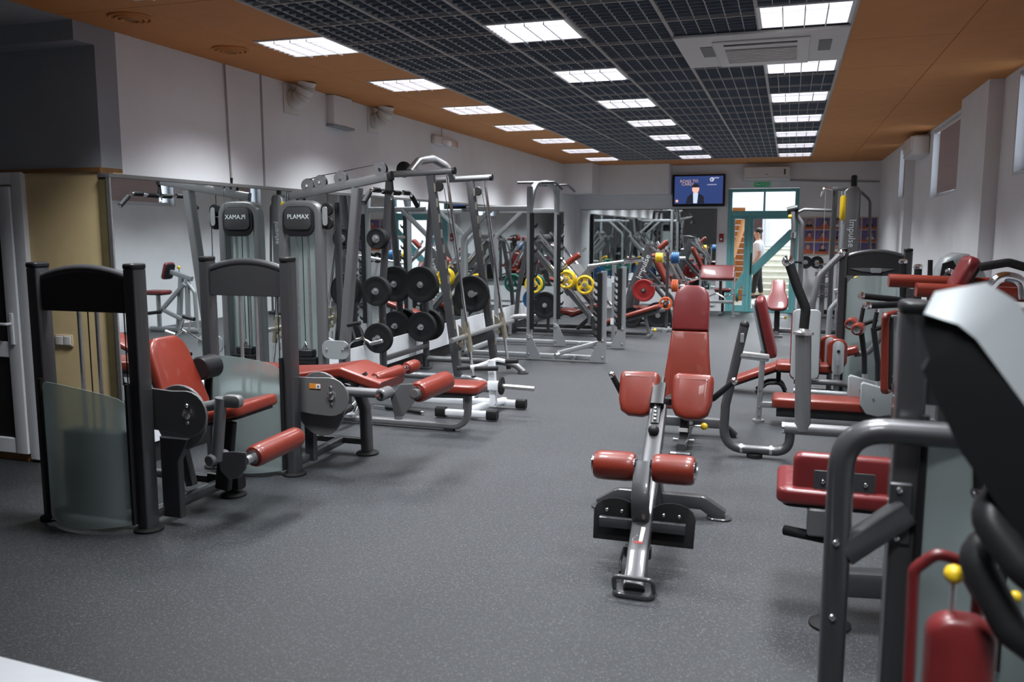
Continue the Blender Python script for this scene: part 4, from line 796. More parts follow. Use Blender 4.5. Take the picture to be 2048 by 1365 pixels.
# ------------------------------------------------------------------ teal door and the stair hall behind it
d = struct('door_2', MB().box((-1.27, YB - .02, 0), (-1.19, YB + .10, 2.63), .005), 'teal', 'teal framed glazed door at the back')
for lo, hi in (((.09, YB - .02, 0), (.17, YB + .10, 2.63)), ((-1.19, YB - .02, 2.56), (.09, YB + .10, 2.63)), ((-1.19, YB - .02, 2.06), (.09, YB + .10, 2.16)), ((-.86, YB - .02, 0), (-.78, YB + .10, 2.06)), ((-.55, YB + .02, 2.16), (-.51, YB + .06, 2.56)), ((-1.19, YB - .01, 0), (-.86, YB + .07, .14)), ((-.78, YB - .01, 0), (.09, YB + .07, .08)), ((-.78, YB - .005, 1.99), (.09, YB + .06, 2.06)), ((-1.19, YB - .005, 1.99), (-.86, YB + .06, 2.06)), ((-1.19, YB - .005, .14), (-1.12, YB + .06, 1.99)), ((-.92, YB - .005, .14), (-.86, YB + .06, 1.99)), ((-.78, YB - .005, .08), (-.73, YB + .06, 1.99)), ((.03, YB - .005, .08), (.09, YB + .06, 1.99))):
    part(d, 'frame_bar', MB().box(lo, hi, .004), 'teal')
part(d, 'brace', MB().bar([(-.76, YB + .03, .85), (.07, YB + .03, 1.72)], .17, .04, up=Y), 'teal'); part(d, 'brace', MB().bar([(-1.14, YB + .03, .35), (-.88, YB + .03, .80)], .15, .04, up=Y), 'teal')
part(d, 'door_pull', MB().tube([(-.755, YB - .02, .82), (-.755, YB - .07, .84), (-.755, YB - .07, 1.24), (-.755, YB - .02, 1.26)], .014, .02), 'black')
for x0, x1, z0, z1 in ((-.73, .03, .08, 1.99), (-1.12, -.92, .14, 1.99), (-1.19, -.55, 2.16, 2.56), (-.51, .09, 2.16, 2.56)): part(d, 'pane', MB().box((x0, YB + .028, z0), (x1, YB + .034, z1)), 'glass')
HB = 27.6
struct('floor_hall', MB().box((-3.0, 19.12, -.1), (2.0, 30, 0)), 'stair')
struct('wall_hall_left', MB().box((-3.1, 19.12, 0), (-3.0, 30, 4.2)), 'hall'); struct('wall_hall_right', MB().box((1.9, 19.12, 0), (2.0, 30, 4.2)), 'hall'); struct('wall_hall_back', MB().box((-3.1, HB, 0), (2.0, HB + .1, 4.2)), 'hall'); struct('ceiling_hall', MB().box((-3.1, 19.12, 4.2), (2.0, 30, 4.3)), 'hall')
st_ = thing('staircase', 'pale stone staircase rising behind the teal door', 'stairs', (-.2, 24.0, 0))
for k in range(8): part(st_, 'step', MB().box((-1.05, 24.05 + .3*k, 0), (1.2, HB - .006, .155*(k+1) - .04)).box((-1.05, 24.02 + .3*k, .155*(k+1) - .04), (1.2, 24.42 + .3*k if k < 7 else HB - .006, .155*(k+1)), .006), 'stair')
t = thing('hall_door', 'white door at the top of the stairs', 'door', (-.3, HB - .03, 1.24)); part(t, 'leaf', MB().box((-.72, HB - .05, 1.25), (.25, HB - .002, 3.05), .006), 'white')
for z0, z1 in ((1.4, 2.1), (2.2, 2.9)): part(t, 'panel', MB().box((-.60, HB - .058, z0), (.13, HB - .045, z1), .006), 'white')
part(t, 'handle', MB().box((.08, HB - .10, 2.10), (.20, HB - .05, 2.14), .005), 'black')
struct('wall_hall_panel', MB().box((-1.1, 27.2, 1.24), (-.80, HB, 2.30)), 'halld')
sp = thing('slatted_screen', 'orange timber screen of horizontal slats seen through the side light of the door', 'screen', (-1.6, 22.0, 0))
for k in range(16): part(sp, 'slat', MB().box((-2.3, 22.0, .0 + k * .145), (-1.06, 22.03, .135 + k * .145), .005), 'wood')
hr = thing('stair_rail', 'pale orange timber handrail slanting down to a newel behind the side light', 'handrail', (-1.3, 21.2, 0))
part(hr, 'rail', MB().bar([(-1.30, 21.2, 1.05), (-1.02, 21.7, 2.1)], .06, .16), 'woodl'); part(hr, 'newel', MB().box((-1.37, 21.1, 0), (-1.22, 21.25, 1.1), .008), 'wood'); part(hr, 'post', MB().box((-1.05, 21.68, 0), (-.99, 21.74, 2.05), .006), 'wood')
lm_ = thing('hall_lamp', 'bright ceiling lamp panel in the stair hall', 'ceiling light', (-.4, 23.5, 4.15)); part(lm_, 'housing', MB().box((-1.2, 22.3, 4.13), (.6, 25.8, 4.199)), 'white'); part(lm_, 'diffuser', MB().box((-1.15, 22.35, 4.115), (.55, 25.75, 4.13)), 'lamp')
hl = bpy.data.lights.new('hall_lamp_light', 'AREA'); hl.shape = 'RECTANGLE'; hl.size = 1.6; hl.size_y = 3.2; hl.energy = 270; hl.color = (.93, .95, 1.0); o = bpy.data.objects.new('hall_lamp_light', hl); COL.objects.link(o); o.parent = lm_; o.location = (.1, .5, -.05)

# ------------------------------------------------------------------ back extension bench (centre front)
t = thing('back_extension_bench', 'back extension bench with two red hip pads and two red ankle rollers, centre front', 'bench', (-.7, 4.6, 0))
hb0, hb1 = V((-.655, 3.96, .10)), V((-.745, 5.32, .62))
part(t, 'main_beam', MB().bar([(-.645, 3.90, .03), (-.655, 4.06, .14), hb1], .105, .095, .10), 'gun')
part(t, 'rear_drop', MB().bar([(-.72, 4.95, .45), (-.71, 5.16, .06)], .07, .09, .1), 'gun')
ft = part(t, 'front_foot', MB().pad((-.645, 3.92, .0), X, Y, rrect(.21, .14, .05, 5), .025, .008, 2), 'gun'); part(ft, 'hoop', MB().tube([(-.74, 3.90, .03), (-.74, 3.87, .10), (-.55, 3.87, .10), (-.55, 3.90, .03)], .012, .03), 'gun')
for s_ in (-1, 1):
    xe = -.70 + s_ * .38; part(t, 'rear_foot_tube', MB().bar([(-.70, 5.16, .095), (-.70 + s_*.26, 5.16, .095), (xe, 5.16, .02)], .07, .085, .05), 'gun'); part(t, 'rear_foot_pad', MB().pad((xe - s_*.02, 5.16, 0), X, Y, rrect(.15, .11, .05, 5), .014, .004, 1), 'gun')
part(t, 'roller_arm', MB().bar([(-.675, 4.33, .14), (-.675, 4.20, .36), (-.685, 4.36, .53)], .09, .06, .16), 'gun'); part(t, 'roller_axle', MB().cyl((-.95, 4.36, .505), (-.40, 4.36, .515), .02), 'steel')
roller(t, (-.945, 4.36, .505), (-.725, 4.36, .508), .078); roller(t, (-.635, 4.36, .51), (-.415, 4.36, .513), .078)
part(t, 'footplate_bar', MB().bar([(-.90, 4.30, .215), (-.45, 4.30, .215)], .035, .055), 'gun')
for s_ in (-1, 1):
    cx = -.675 + s_ * .15; fp = part(t, 'footplate', MB().pad((cx, 4.36, .20), X, (0, .25, .95), [(-.115, -.10), (.115, -.10)] + [(.122 * math.cos(math.radians(a)), .02 + .105 * math.sin(math.radians(a)) ** .7) for a in range(10, 171, 20)], .022, .006, 2), 'rubber')
    for q in (-.04, .04): bolt(fp, (cx + q, 4.315, .275), -Y, .010)
bx = part(t, 'bracket', MB().box((-.735, 4.12, .10), (-.60, 4.16, .16), .004), 'black'); part(t, 'side_strap', MB().tube([(-.735, 4.13, .15), (-.75, 4.10, .08), (-.735, 4.02, .06)], .007, .03), 'black')
part(t, 'instruction_label', MB().pad((-.662, 4.145, .221), X, (-.06, 1, .38), rrect(.045, .11, .003, 1), .002, .0004, 1), 'cream'); part(t, 'red_label_line', MB().pad((-.659, 4.085, .1985), X, (-.06, 1, .38), rrect(.045, .016, .002, 1), .003, .0004, 1), 'redplate')
part(t, 'slider', MB().bar([(-.735, 5.10, .56), (-.76, 5.48, .78)], .055, .07), 'black')
for k in range(5): bolt(t, (-.735 - .004*k, 5.105 + .03*k, .605 + .0165*k), (0, -.5, .86), .010, 'steel')
part(t, 'slider_knob', MB().ball((-.725, 4.985, .565), .034), 'black'); part(t, 'slider_cap', MB().bar([(-.742, 5.22, .665), (-.752, 5.40, .765)], .085, .05), 'black')
hp_ = lambda s_: [(s_*x, y) for x, y in [(-.125, .0), (-.118, -.07), (-.09, -.12), (-.03, -.145), (.06, -.142), (.11, -.11), (.13, -.04), (.135, .10), (.130, .135), (.11, .152), (-.09, .155), (-.115, .14), (-.123, .11)]]
for s_, cx in ((-1, -.875), (1, -.548)): cushion(t, 'hip_pad', (cx, 5.40, .685), X, (0, .42, .90), .26, .30, .075, 'red', poly=hp_(s_), r=.03)
part(t, 'pad_bar', MB().bar([(-.98, 5.46, .65), (-.44, 5.46, .65)], .05, .05), 'gun')
for s_ in (-1, 1):
    b = V((-.71 + s_*.29, 5.42, .69)); e = b + V((s_*.06 if s_ < 0 else .13, -.04, .13)); h = part(t, 'handle', MB().tube([b - X * s_ * .1, b, e], .019, .03), 'black'); part(h, 'handle_cap', MB().ball(e, .023), 'chrome')

# ------------------------------------------------------------------ adjustable bench behind it
t = thing('adjustable_bench', 'adjustable bench with tall tapered red backrest behind the back extension bench', 'bench', (-.76, 7.0, 0))
O = V((-.765, 7.16, .44)); Vd = V((0, .28, .96)).normalized()
low = [(-.185, -.14), (-.16, -.17), (.16, -.17), (.185, -.14), (.19, .10), (.17, .28), (.152, .47), (-.152, .47), (-.17, .28), (-.19, .10)]
cushion(t, 'backrest', O, X, Vd, .3, .3, .075, 'red', poly=low, r=.022)
up_ = [(-.153, .475), (.153, .475), (.150, .72), (.135, .80), (.10, .845), (.05, .865), (-.05, .865), (-.10, .845), (-.135, .80), (-.150, .72)]
cushion(t, 'headrest', O, X, Vd, .3, .3, .078, 'wine', poly=up_, r=.022)
cushion(t, 'seat', (-.765, 6.86, .40), X, (0, -1, .08), .30, .36, .07, 'red'); part(t, 'back_beam', MB().bar([O + V((0, .10, -.02)), O + Vd * .6 + V((0, .06, 0))], .06, .05), 'gun')
part(t, 'column', MB().bar([(-.75, 6.86, .08), (-.755, 6.95, .42)], .095, .07, up=X), 'black'); part(t, 'column_plate', MB().box((-.79, 6.80, .135), (-.715, 6.823, .165), .002), 'wplastic')
part(t, 'spine', MB().bar([(-.745, 6.60, .05), (-.755, 7.30, .09)], .075, .07), 'gun'); part(t, 'front_foot', MB().box((-.83, 6.55, 0), (-.66, 6.64, .03), .01), 'gun'); part(t, 'rear_bar', MB().bar([(-1.02, 7.32, .11), (-.46, 7.32, .11)], .08, .085), 'gunl')
for s_ in (-1, 1): part(t, 'rear_foot', MB().bar([(-.74 + s_*.27, 7.32, .10), (-.74 + s_*.37, 7.32, .012)], .08, .05), 'black')
part(t, 'knob', MB().ball((-.60, 6.95, .16), .030), 'yellow'); part(t, 'knob_pin', MB().cyl((-.72, 6.93, .16), (-.62, 6.95, .16), .011), 'steel')
for s_ in (-1, 1): part(t, 'hinge_bolt', MB().cyl((-.75 + s_*.04, 6.85, .06), (-.75 + s_*.085, 6.85, .06), .016), 'steel')

# ------------------------------------------------------------------ press machine with U-shaped tube
def grip(t, a, b, r=.019, cap=True):
    a, b = vv(a), vv(b); g = part(t, 'grip', MB().cyl(a, b, r, n=14, bev=.004), 'rubber')
    if cap: part(g, 'grip_cap', MB().lathe(b - (b - a).normalized() * .004, b - a, [(r*1.12, 0), (r*1.25, .012), (r*1.0, .03), (r*.4, .036)], 14), 'chrome')
t = thing('chest_press_machine', 'chest press machine with U-shaped grey tube and tall bent black handle', 'exercise machine', (.2, 6.7, 0))
PYc = 6.70
part(t, 'u_tube', MB().tube([(-.30, PYc, 1.02), (-.42, PYc, .40), (-.43, PYc, .06), (.06, PYc, .06), (.07, PYc, .28)], .036, .19, 14, 8), 'gun'); part(t, 'tube_top_cap', MB().ball((-.298, PYc, 1.03), .037), 'black'); part(t, 'tube_slot', MB().box((-.325, PYc - .038, .90), (-.298, PYc - .033, .97), .002), 'silver')
for s_ in (-.30, -.08): part(t, 'clamp_ring', MB().cyl((s_, PYc, .064), (s_ + .02, PYc, .064), .039), 'steel')
part(t, 'rubber_foot', MB().cyl((-.19, PYc, 0), (-.19, PYc, .03), .06), 'rubber'); part(t, 'side_link', MB().cyl((-.33, PYc, .80), (-.12, PYc + .1, .77), .03), 'steel')
part(t, 'lower_tube', MB().cyl((.02, PYc, .25), (.92, PYc, .25), .046, n=18), 'gunl'); part(t, 'tube_cap', MB().cyl((.005, PYc, .25), (.022, PYc, .25), .048, n=18), 'chrome')
part(t, 'lever_tube', MB().cyl((.155, PYc, .24), (.13, PYc, .99), .058, n=20), 'gunl'); part(t, 'lever_collar', MB().lathe((.13, PYc, .975), Z, [(.075, 0), (.075, .02), (.04, .035), (.03, .06)], 20), 'steel')
part(t, 'long_handle', MB().tube([(.13, PYc, 1.0), (.14, PYc, 1.17), (.075, PYc, 1.32), (.01, PYc, 1.50)], .036, .12, 14), 'rubber'); part(t, 'handle_ball', MB().ball((.0, PYc, 1.52), .046), 'chrome')
part(t, 'floor_beam', MB().bar([(.88, PYc - .3, .05), (.88, PYc + .9, .05)], .07, .07), 'gun'); part(t, 'stand', MB().bar([(.90, PYc, .05), (.90, PYc, .30)], .07, .07, up=X), 'gun')
post(t, .92, PYc + .55, .02, 1.30, 'gun', cap=False)
cushion(t, 'backrest', (.80, PYc + .30, .83), V((.35, .94, 0)) * -1, (-.04, 0, 1), .34, .62, .06, 'red', .05); part(t, 'back_shell', MB().pad((.80, PYc + .22, .86), X, Z, rrect(.15, .52, .03, 4), .03, .01, 3), 'shell')
part(t, 'back_post', MB().bar([(.84, PYc + .38, .05), (.84, PYc + .38, 1.1)], .05, .06, up=X), 'gun'); bolt(t, (.77, PYc + .188, .66), -Y, .016); bolt(t, (.83, PYc + .188, .98), -Y, .012)
for a, b in (((.90, 7.25, 1.205), (.56, 7.10, 1.245)), ((.93, 6.95, 1.205), (.58, 6.75, 1.20))): grip(t, a, b, .024)
for a, b in (((.87, 7.25, 1.20), (.85, 7.25, 1.50)), ((.93, 6.95, 1.20), (.92, 6.95, 1.47)), ((1.02, 6.7, 1.25), (1.09, 6.7, 1.45))): grip(t, a, b, .027)
part(t, 'handle_beam', MB().bar([(.90, 7.3, 1.20), (.95, 6.65, 1.20)], .06, .06), 'gun')

# ------------------------------------------------------------------ seated machine with long red seat
t = thing('seated_leg_press', 'seated machine with long flat red seat and leaning red backrest on a slim post', 'exercise machine', (.2, 8.0, 0))
cushion(t, 'backrest', (-.20, 8.05, .87), Y, (-.24, 0, .97), .34, .56, .075, 'wine', .05); part(t, 'back_shell', MB().pad((-.245, 8.05, .87), Y, (-.24, 0, .97), rrect(.26, .50, .04, 4), .03, .008, 2), 'shell')
part(t, 'slim_post', MB().bar([(-.205, 8.02, .01), (-.185, 8.02, .66)], .045, .05, up=X), 'silver'); part(t, 'post_foot', MB().cyl((-.205, 8.02, 0), (-.205, 8.02, .018), .055), 'silver')
for z in (.14, .06, .30): bolt(t, (-.20, 7.995, z), -Y, .010)
part(t, 'seat_link', MB().bar([(-.19, 8.02, .16), (.05, 8.02, .165)], .05, .055), 'silver'); cushion(t, 'seat', (.33, 8.02, .165), X, Y, .84, .34, .09, 'red', .05)
part(t, 'seat_beam', MB().bar([(-.05, 8.02, .10), (1.0, 8.02, .10)], .08, .08), 'gun'); part(t, 'beam_foot', MB().box((.85, 7.85, 0), (1.0, 8.19, .06), .01), 'gun')
for y, dx in ((7.86, .08), (8.22, .0)):
    sh = part(t, 'shroud', MB().pad((.66 + dx, y, .33), X, Z, [(-.10, .10), (-.08, .12), (.15, .06), (.18, -.15), (.05, -.18), (-.05, -.16), (-.10, -.08)], .06, .012, 3), 'shell'); bolt(sh, (.66 + dx, y - .072, .32), -Y, .010)
    lvp = [(.70 + dx, y, .42), (.69 + dx, y, .62), (.64 + dx, y, .92)]
    part(t, 'lever', MB().tube(lvp, .024, .1), 'black'); part(t, 'lever_socket', MB().cyl((.71 + dx, y, .37), (.70 + dx, y, .46), .03, .026), 'silver'); grip(t, (.64 + dx, y, .90), (.66 + dx, y, 1.06), .018); part(t, 'lever_fork', MB().tube([(.64 + dx, y, .90), (.78 + dx, y, .96)], .020), 'rubber')
roller(t, (.56, 8.26, .90), (.60, 8.46, .90), .055, 'red'); roller(t, (.60, 8.02, .88), (.64, 8.2, .88), .055, 'red')

# ------------------------------------------------------------------ thigh machine with arched tower
t = thing('hip_abductor_machine', 'thigh machine with silver-backed seat and arched tower against the right wall', 'exercise machine', (.6, 9.3, 0))
tower(t, .55, 1.17, 9.6, zs=1.24, zs2=1.24)
part(t, 'header_inlay', MB().pad((.83, 9.575, 1.325), X, Z, [(-.22, .03), (-.1, .0), (.0, -.008), (.12, .0), (.22, .03), (.1, .035), (-.1, .035)], .006, .001, 1), 'plate'); part(t, 'header_badge', MB().pad((.87, 9.568, 1.335), X, Z, rrect(.11, .05, .02, 4), .008, .002, 1), 'shell')
part(t, 'rating_label', MB().box((.512, 9.555, .90), (.514, 9.60, 1.10)), 'label')
part(t, 'arched_tube', MB().tube([(.52, 9.55, 1.50), (.32, 9.5, 1.28), (.26, 9.45, 1.0), (.25, 9.4, .10)], .035, .16, 12), 'gunl'); part(t, 'tube_cap', MB().ball((.53, 9.55, 1.51), .045), 'chrome')
part(t, 'back_shell', MB().pad((.20, 8.96, .615), X, (0, .12, .99), rrect(.27, .70, .05, 5), .035, .012, 3), 'shell'); cushion(t, 'backrest', (.20, 9.04, .60), X * -1, (0, .12, .99), .29, .72, .06, 'wine', .06, backing=False)
for x_ in (.09, .29): bolt(t, (x_, 8.915, .36), -Y, .016)
cushion(t, 'seat', (.20, 9.18, .32), X, Y, .56, .36, .08, 'red'); part(t, 'seat_post', MB().bar([(.2, 9.15, .02), (.2, 9.15, .32)], .07, .07, up=X), 'gun'); part(t, 'base', MB().bar([(.2, 8.95, .04), (.2, 9.6, .04)], .07, .06).bar([(.2, 9.58, .04), (.55, 9.58, .04)], .06, .06), 'gun')
for x_, y in ((.50, 8.95), (.44, 9.25)):
    part(t, 'thigh_plate', MB().pad((x_ + .01, y, .49), X, Z, rrect(.11, .34, .055, 6), .014, .004, 2), 'shell'); cushion(t, 'thigh_pad', (x_, y + .06, .53), X, Z, .19, .30, .06, 'red', .08, backing=False); bolt(t, (x_ + .01, y - .016, .56), -Y, .016, 'black'); bolt(t, (x_ + .01, y - .016, .42), -Y, .008)
    part(t, 'thigh_post', MB().cyl((x_ + .01, y + .02, .10), (x_ + .01, y + .02, .34), .026), 'gunl')
cushion(t, 'knee_pad', (.60, 9.2, .48), V((.95, 0, .3)), Y, .26, .16, .08, 'red', .03, backing=False); part(t, 'swing_tube', MB().tube([(.68, 9.2, .50), (.80, 9.15, .53), (.90, 9.1, .68), (.93, 9.05, .95)], .028, .08), 'gunl')
part(t, 'footrest_tube', MB().tube([(.10, 8.95, .24), (.55, 8.95, .24), (.76, 9.1, .14)], .030, .1), 'gunl'); part(t, 'footrest_tube', MB().tube([(.10, 8.75, .17), (.60, 8.75, .16), (.82, 8.95, .06)], .030, .1), 'silver')
t = thing('sit_up_board', 'low sloping red sit-up board on a black curved frame behind the long red seat', 'bench', (-.2, 9.4, 0))
cushion(t, 'pad', (-.28, 9.50, .185), (.92, 0, .38), Y, .58, .32, .06, 'red'); part(t, 'curved_frame', MB().tube([(-.28, 9.40, .015), (-.16, 9.40, .12), (-.02, 9.40, .13), (.03, 9.40, .015)], .018, .08), 'black'); part(t, 'curved_frame', MB().tube([(-.28, 9.62, .015), (-.16, 9.62, .12), (-.02, 9.62, .13), (.03, 9.62, .015)], .018, .08), 'black')
part(t, 'handle', MB().cyl((-.12, 9.36, .30), (.0, 9.36, .29), .018), 'black'); part(t, 'bracket', MB().bar([(-.05, 9.5, .12), (-.05, 9.5, .24)], .05, .05, up=X), 'black')

# ------------------------------------------------------------------ functional cable tower, dumbbell tree
t = thing('cable_tower', 'tall cable tower with white vertical lettering and a jointed handle arm', 'exercise machine', (.8, 15.5, 0))
part(t, 'tower_shell', MB().pad((.98, 15.42, 1.25), X, Z, [(-.14, -1.22), (.12, -1.22), (.12, 1.15), (.08, 1.22), (-.06, 1.22), (-.14, 1.15)], .16, .03, 3), 'gunl'); part(t, 'front_column', MB().bar([(.70, 15.4, .02), (.70, 15.4, 2.44)], .07, .08, up=X), 'gun'); part(t, 'guide_rod', MB().cyl((.80, 15.38, .1), (.80, 15.38, 2.4), .015), 'chrome')
part(t, 'top_bridge', MB().bar([(.66, 15.4, 2.44), (1.02, 15.4, 2.44)], .08, .06), 'gunl'); part(t, 'top_knob', MB().cyl((.99, 15.4, 2.46), (.99, 15.4, 2.66), .05, bev=.02), 'black'); text(t, 'lettering', 'Impulse', .15, (.985, 15.255, 1.70), -Z, X, 'ltext')
part(t, 'smoked_panel', MB().box((.82, 15.34, .5), (.86, 15.46, 2.05), .01), 'shell'); part(t, 'back_hoop', MB().tube([(1.10, 15.5, 2.40), (1.26, 15.5, 2.25), (1.30, 15.5, 1.2), (1.30, 15.5, .02)], .025, .12), 'gunl')
part(t, 'top_hook', MB().tube([(.66, 15.35, 2.42), (.52, 15.3, 2.46), (.48, 15.3, 2.30)], .018, .05), 'chrome'); part(t, 'cable', MB().tube([(.55, 15.3, 2.45), (.55, 15.3, 1.5)], .005, 0, 6), 'silver')
part(t, 'boom', MB().tube([(.70, 15.4, 2.08), (.22, 15.4, 2.10), (.06, 15.4, 2.02)], .026, .08), 'gunl'); part(t, 'side_frame', MB().tube([(.06, 15.4, 2.06), (.20, 15.4, 1.86), (.22, 15.4, .05)], .042, .15), 'gunl'); part(t, 'joint', MB().cyl((-.05, 15.36, 2.08), (.12, 15.36, 2.12), .06), 'black'); part(t, 'yellow_tag', MB().ball((.0, 15.3, 1.98), .035), 'yellow')
part(t, 'arm', MB().tube([(.04, 15.32, 2.06), (.07, 15.3, 1.75), (.06, 15.3, 1.10)], .036, .05), 'gunl'); part(t, 'arm_clamp', MB().cyl((.068, 15.3, 1.72), (.066, 15.3, 1.62), .05), 'chrome'); part(t, 'arm_pin', MB().cyl((.06, 15.3, 1.22), (.22, 15.36, 1.21), .02), 'black')
part(t, 'base', MB().bar([(.2, 15.4, .04), (1.3, 15.4, .04)], .12, .06), 'gun'); part(t, 'yellow_strap', MB().pad((.83, 15.28, 2.12), X, Z, rrect(.10, .42, .05, 4), .02, .005, 2), 'yellow', 'yellow hanging strap')
t = thing('dumbbell_tree', 'grey upright stand for chrome dumbbells by the portrait board', 'dumbbell rack', (.6, 18.3, 0))
part(t, 'column', MB().bar([(.68, 18.35, .02), (.68, 18.35, 1.02)], .16, .10, up=X), 'gunl'); part(t, 'base', MB().box((.42, 18.1, 0), (.94, 18.6, .04), .01), 'gun')
for k in range(4): part(t, 'cradle', MB().bar([(.58, 18.24, .42 + .2*k), (.78, 18.24, .42 + .2*k)], .10, .02), 'gun')
dbm = None
for k in range(4):
    c = V((.68, 18.24, .475 + .2 * k)); lab = 'chrome dumbbell on the %s cradle of the dumbbell tree' % ['lowest', 'second lowest', 'second highest', 'top'][k]
    if dbm is None:
        db = thing('dumbbell', lab, 'dumbbell', c, 'chrome dumbbells'); part(db, 'handle', MB().cyl(c - X*.12, c + X*.12, .016), 'chrome'); dbm = db
        for s_ in (-1, 1): part(db, 'head', MB().cyl(c + X*s_*.08, c + X*s_*.16, .042, n=12, bev=.01), 'chrome')
    else: copy_tree(dbm, c, 0, lab, 'chrome dumbbells')
for k, x_ in enumerate((.34, .56)): wplate((x_, 18.5, .86 + .24), Y, .13, .04, 'rubber', ['black plate hanging left of the dumbbell tree', 'black plate hanging right above the dumbbell tree'][k], 'black plates by the dumbbell tree')
t = thing('plate_hook_rail', 'dark rail on the back wall holding two black plates', 'plate rack', (.45, YB - .03, 1.1)); part(t, 'rail', MB().bar([(.25, YB - .06, 1.1), (.66, YB - .06, 1.1)], .05, .06), 'gun')
for x_ in (.34, .56): part(t, 'peg', MB().cyl((x_, YB - .06, 1.1), (x_, 18.46, 1.1), .02), 'steel')

# ------------------------------------------------------------------ row machine by the right wall (seen in the mirror)
t = thing('seated_row_machine', 'row machine with red chest pad and seat by the right wall, seen in the mirror', 'exercise machine', (1.0, 12.1, 0))
cushion(t, 'seat', (1.32, 12.1, .66), X, Y, .40, .30, .06, 'wine'); part(t, 'seat_post', MB().bar([(1.32, 12.1, .05), (1.32, 12.1, .65)], .06, .06, up=X), 'silver')
cushion(t, 'chest_pad', (1.06, 12.1, 1.05), Y, (-.3, 0, .95), .24, .30, .06, 'wine'); part(t, 'pad_arm', MB().bar([(1.03, 12.1, 1.04), (.60, 12.1, .93)], .06, .08), 'silver'); part(t, 'arm_knob', MB().ball((.86, 12.1, 1.12), .03), 'yellow'); part(t, 'knob_pin', MB().cyl((.86, 12.1, 1.0), (.86, 12.1, 1.1), .01), 'chrome')
part(t, 'upright', MB().bar([(.82, 12.1, .95), (.92, 12.1, .08)], .07, .09, up=Y), 'silver'); part(t, 'upright', MB().bar([(.70, 12.1, .92), (.72, 12.1, .22)], .06, .08, up=Y), 'silver'); part(t, 'diagonal', MB().bar([(.70, 12.02, .85), (1.18, 12.02, .40)], .05, .07), 'silver'); part(t, 'diagonal', MB().bar([(1.18, 12.02, .40), (.78, 12.02, .24)], .05, .07), 'silver')
part(t, 'loading_horn', MB().cyl((1.18, 12.0, .36), (1.50, 11.9, .32), .03), 'black'); part(t, 'base', MB().bar([(.5, 12.1, .05), (1.5, 12.1, .05)], .09, .08), 'silver'); part(t, 'front_arch', MB().tube([(.70, 12.1, .88), (.56, 12.1, .70), (.54, 12.1, .06)], .035, .1), 'silver')

# ------------------------------------------------------------------ arm machine and cardio machine on the right
t = thing('arm_pad_machine', 'machine with two long red arm pads and a red upright pad by the right wall', 'exercise machine', (1.0, 6.0, 0))
for y, z, x0 in ((5.78, 1.385, .76), (6.15, 1.42, .64)): part(t, 'arm_pad', MB().sweep([(x0, y, z), (1.42, y, z - .02)], rrect(.13, .085, .035, 5), 0, Z), 'red')
cushion(t, 'chest_pad', (1.08, 5.98, 1.46), Y * -1, (.42, 0, .9), .30, .24, .07, 'wine', .06); part(t, 'pad_stem', MB().bar([(1.15, 5.98, .9), (1.15, 5.98, 1.42)], .06, .06, up=X), 'gun')
post(t, 1.22, 6.0, .02, 1.33, 'gun', cap=False); part(t, 'pad_beam', MB().bar([(1.20, 5.74, 1.31), (1.20, 6.2, 1.34)], .06, .05), 'gun'); part(t, 'curved_handle', MB().tube([(1.10, 5.55, 1.40), (1.17, 5.55, 1.49), (1.28, 5.55, 1.47), (1.30, 5.55, 1.36)], .030, .07), 'chrome'); part(t, 'black_handle', MB().tube([(1.10, 5.75, 1.53), (1.25, 5.75, 1.56), (1.45, 5.75, 1.50)], .026, .07), 'black')
part(t, 'base', MB().bar([(.8, 6.0, .04), (1.6, 6.0, .04)], .08, .06), 'gun')
t = thing('cross_trainer', 'silver plastic hood of a cardio machine against the right wall', 'cardio machine', (1.35, 8.4, 0))
part(t, 'hood', MB().pad((1.40, 8.35, 1.30), X, Z, [(-.21, -.30), (.26, -.30), (.23, .0), (.16, .16), (.06, .25), (-.04, .26), (-.13, .22), (-.18, .12)], .30, .06, 4), 'shell'); part(t, 'dark_face', MB().pad((1.29, 8.045, 1.33), X, Z, [(-.08, -.22), (.06, -.22), (.09, .08), (.04, .17), (-.04, .14)], .01, .003, 1), 'black')
part(t, 'stand', MB().bar([(1.38, 8.2, .04), (1.38, 8.2, 1.05)], .14, .16, up=X), 'gun'); part(t, 'base', MB().bar([(1.05, 8.2, .04), (1.7, 8.2, .04)], .12, .08), 'gun'); part(t, 'handle', MB().tube([(1.30, 8.05, 1.0), (1.16, 8.0, 1.15), (1.15, 8.0, 1.50)], .02, .06), 'black')

# ------------------------------------------------------------------ nearest machines on the right
t = thing('low_back_machine', 'machine with low red backrest and red seat beside the near grey tower', 'exercise machine', (.2, 4.0, 0))
cushion(t, 'seat', (.25, 4.20, .50), X, Y, .52, .44, .075, 'wine', .05); cushion(t, 'backrest', (.28, 4.02, .62), X * -1, (0, .06, 1), .44, .23, .08, 'wine', .04, backing=False)
part(t, 'mount_plate', MB().pad((.28, 4.018, .615), X, Z, rrect(.26, .10, .006, 2), .008, .002, 1), 'gun')
for x_ in (.19, .37): bolt(t, (x_, 4.008, .615), -Y, .012)
part(t, 'seat_post', MB().bar([(.24, 3.88, .02), (.24, 3.88, .48)], .075, .09, up=Y), 'gun'); part(t, 'rubber_foot', MB().lathe((.24, 3.86, 0), Z, [(.09, 0), (.09, .012), (.075, .022), (.03, .03)], 20), 'rubber')
part(t, 'support_block', MB().box((.13, 3.98, .36), (.22, 4.12, .49), .008), 'gunl'); part(t, 'foot_grip', MB().cyl((.03, 4.12, .33), (.24, 4.05, .33), .024, bev=.004), 'rubber')
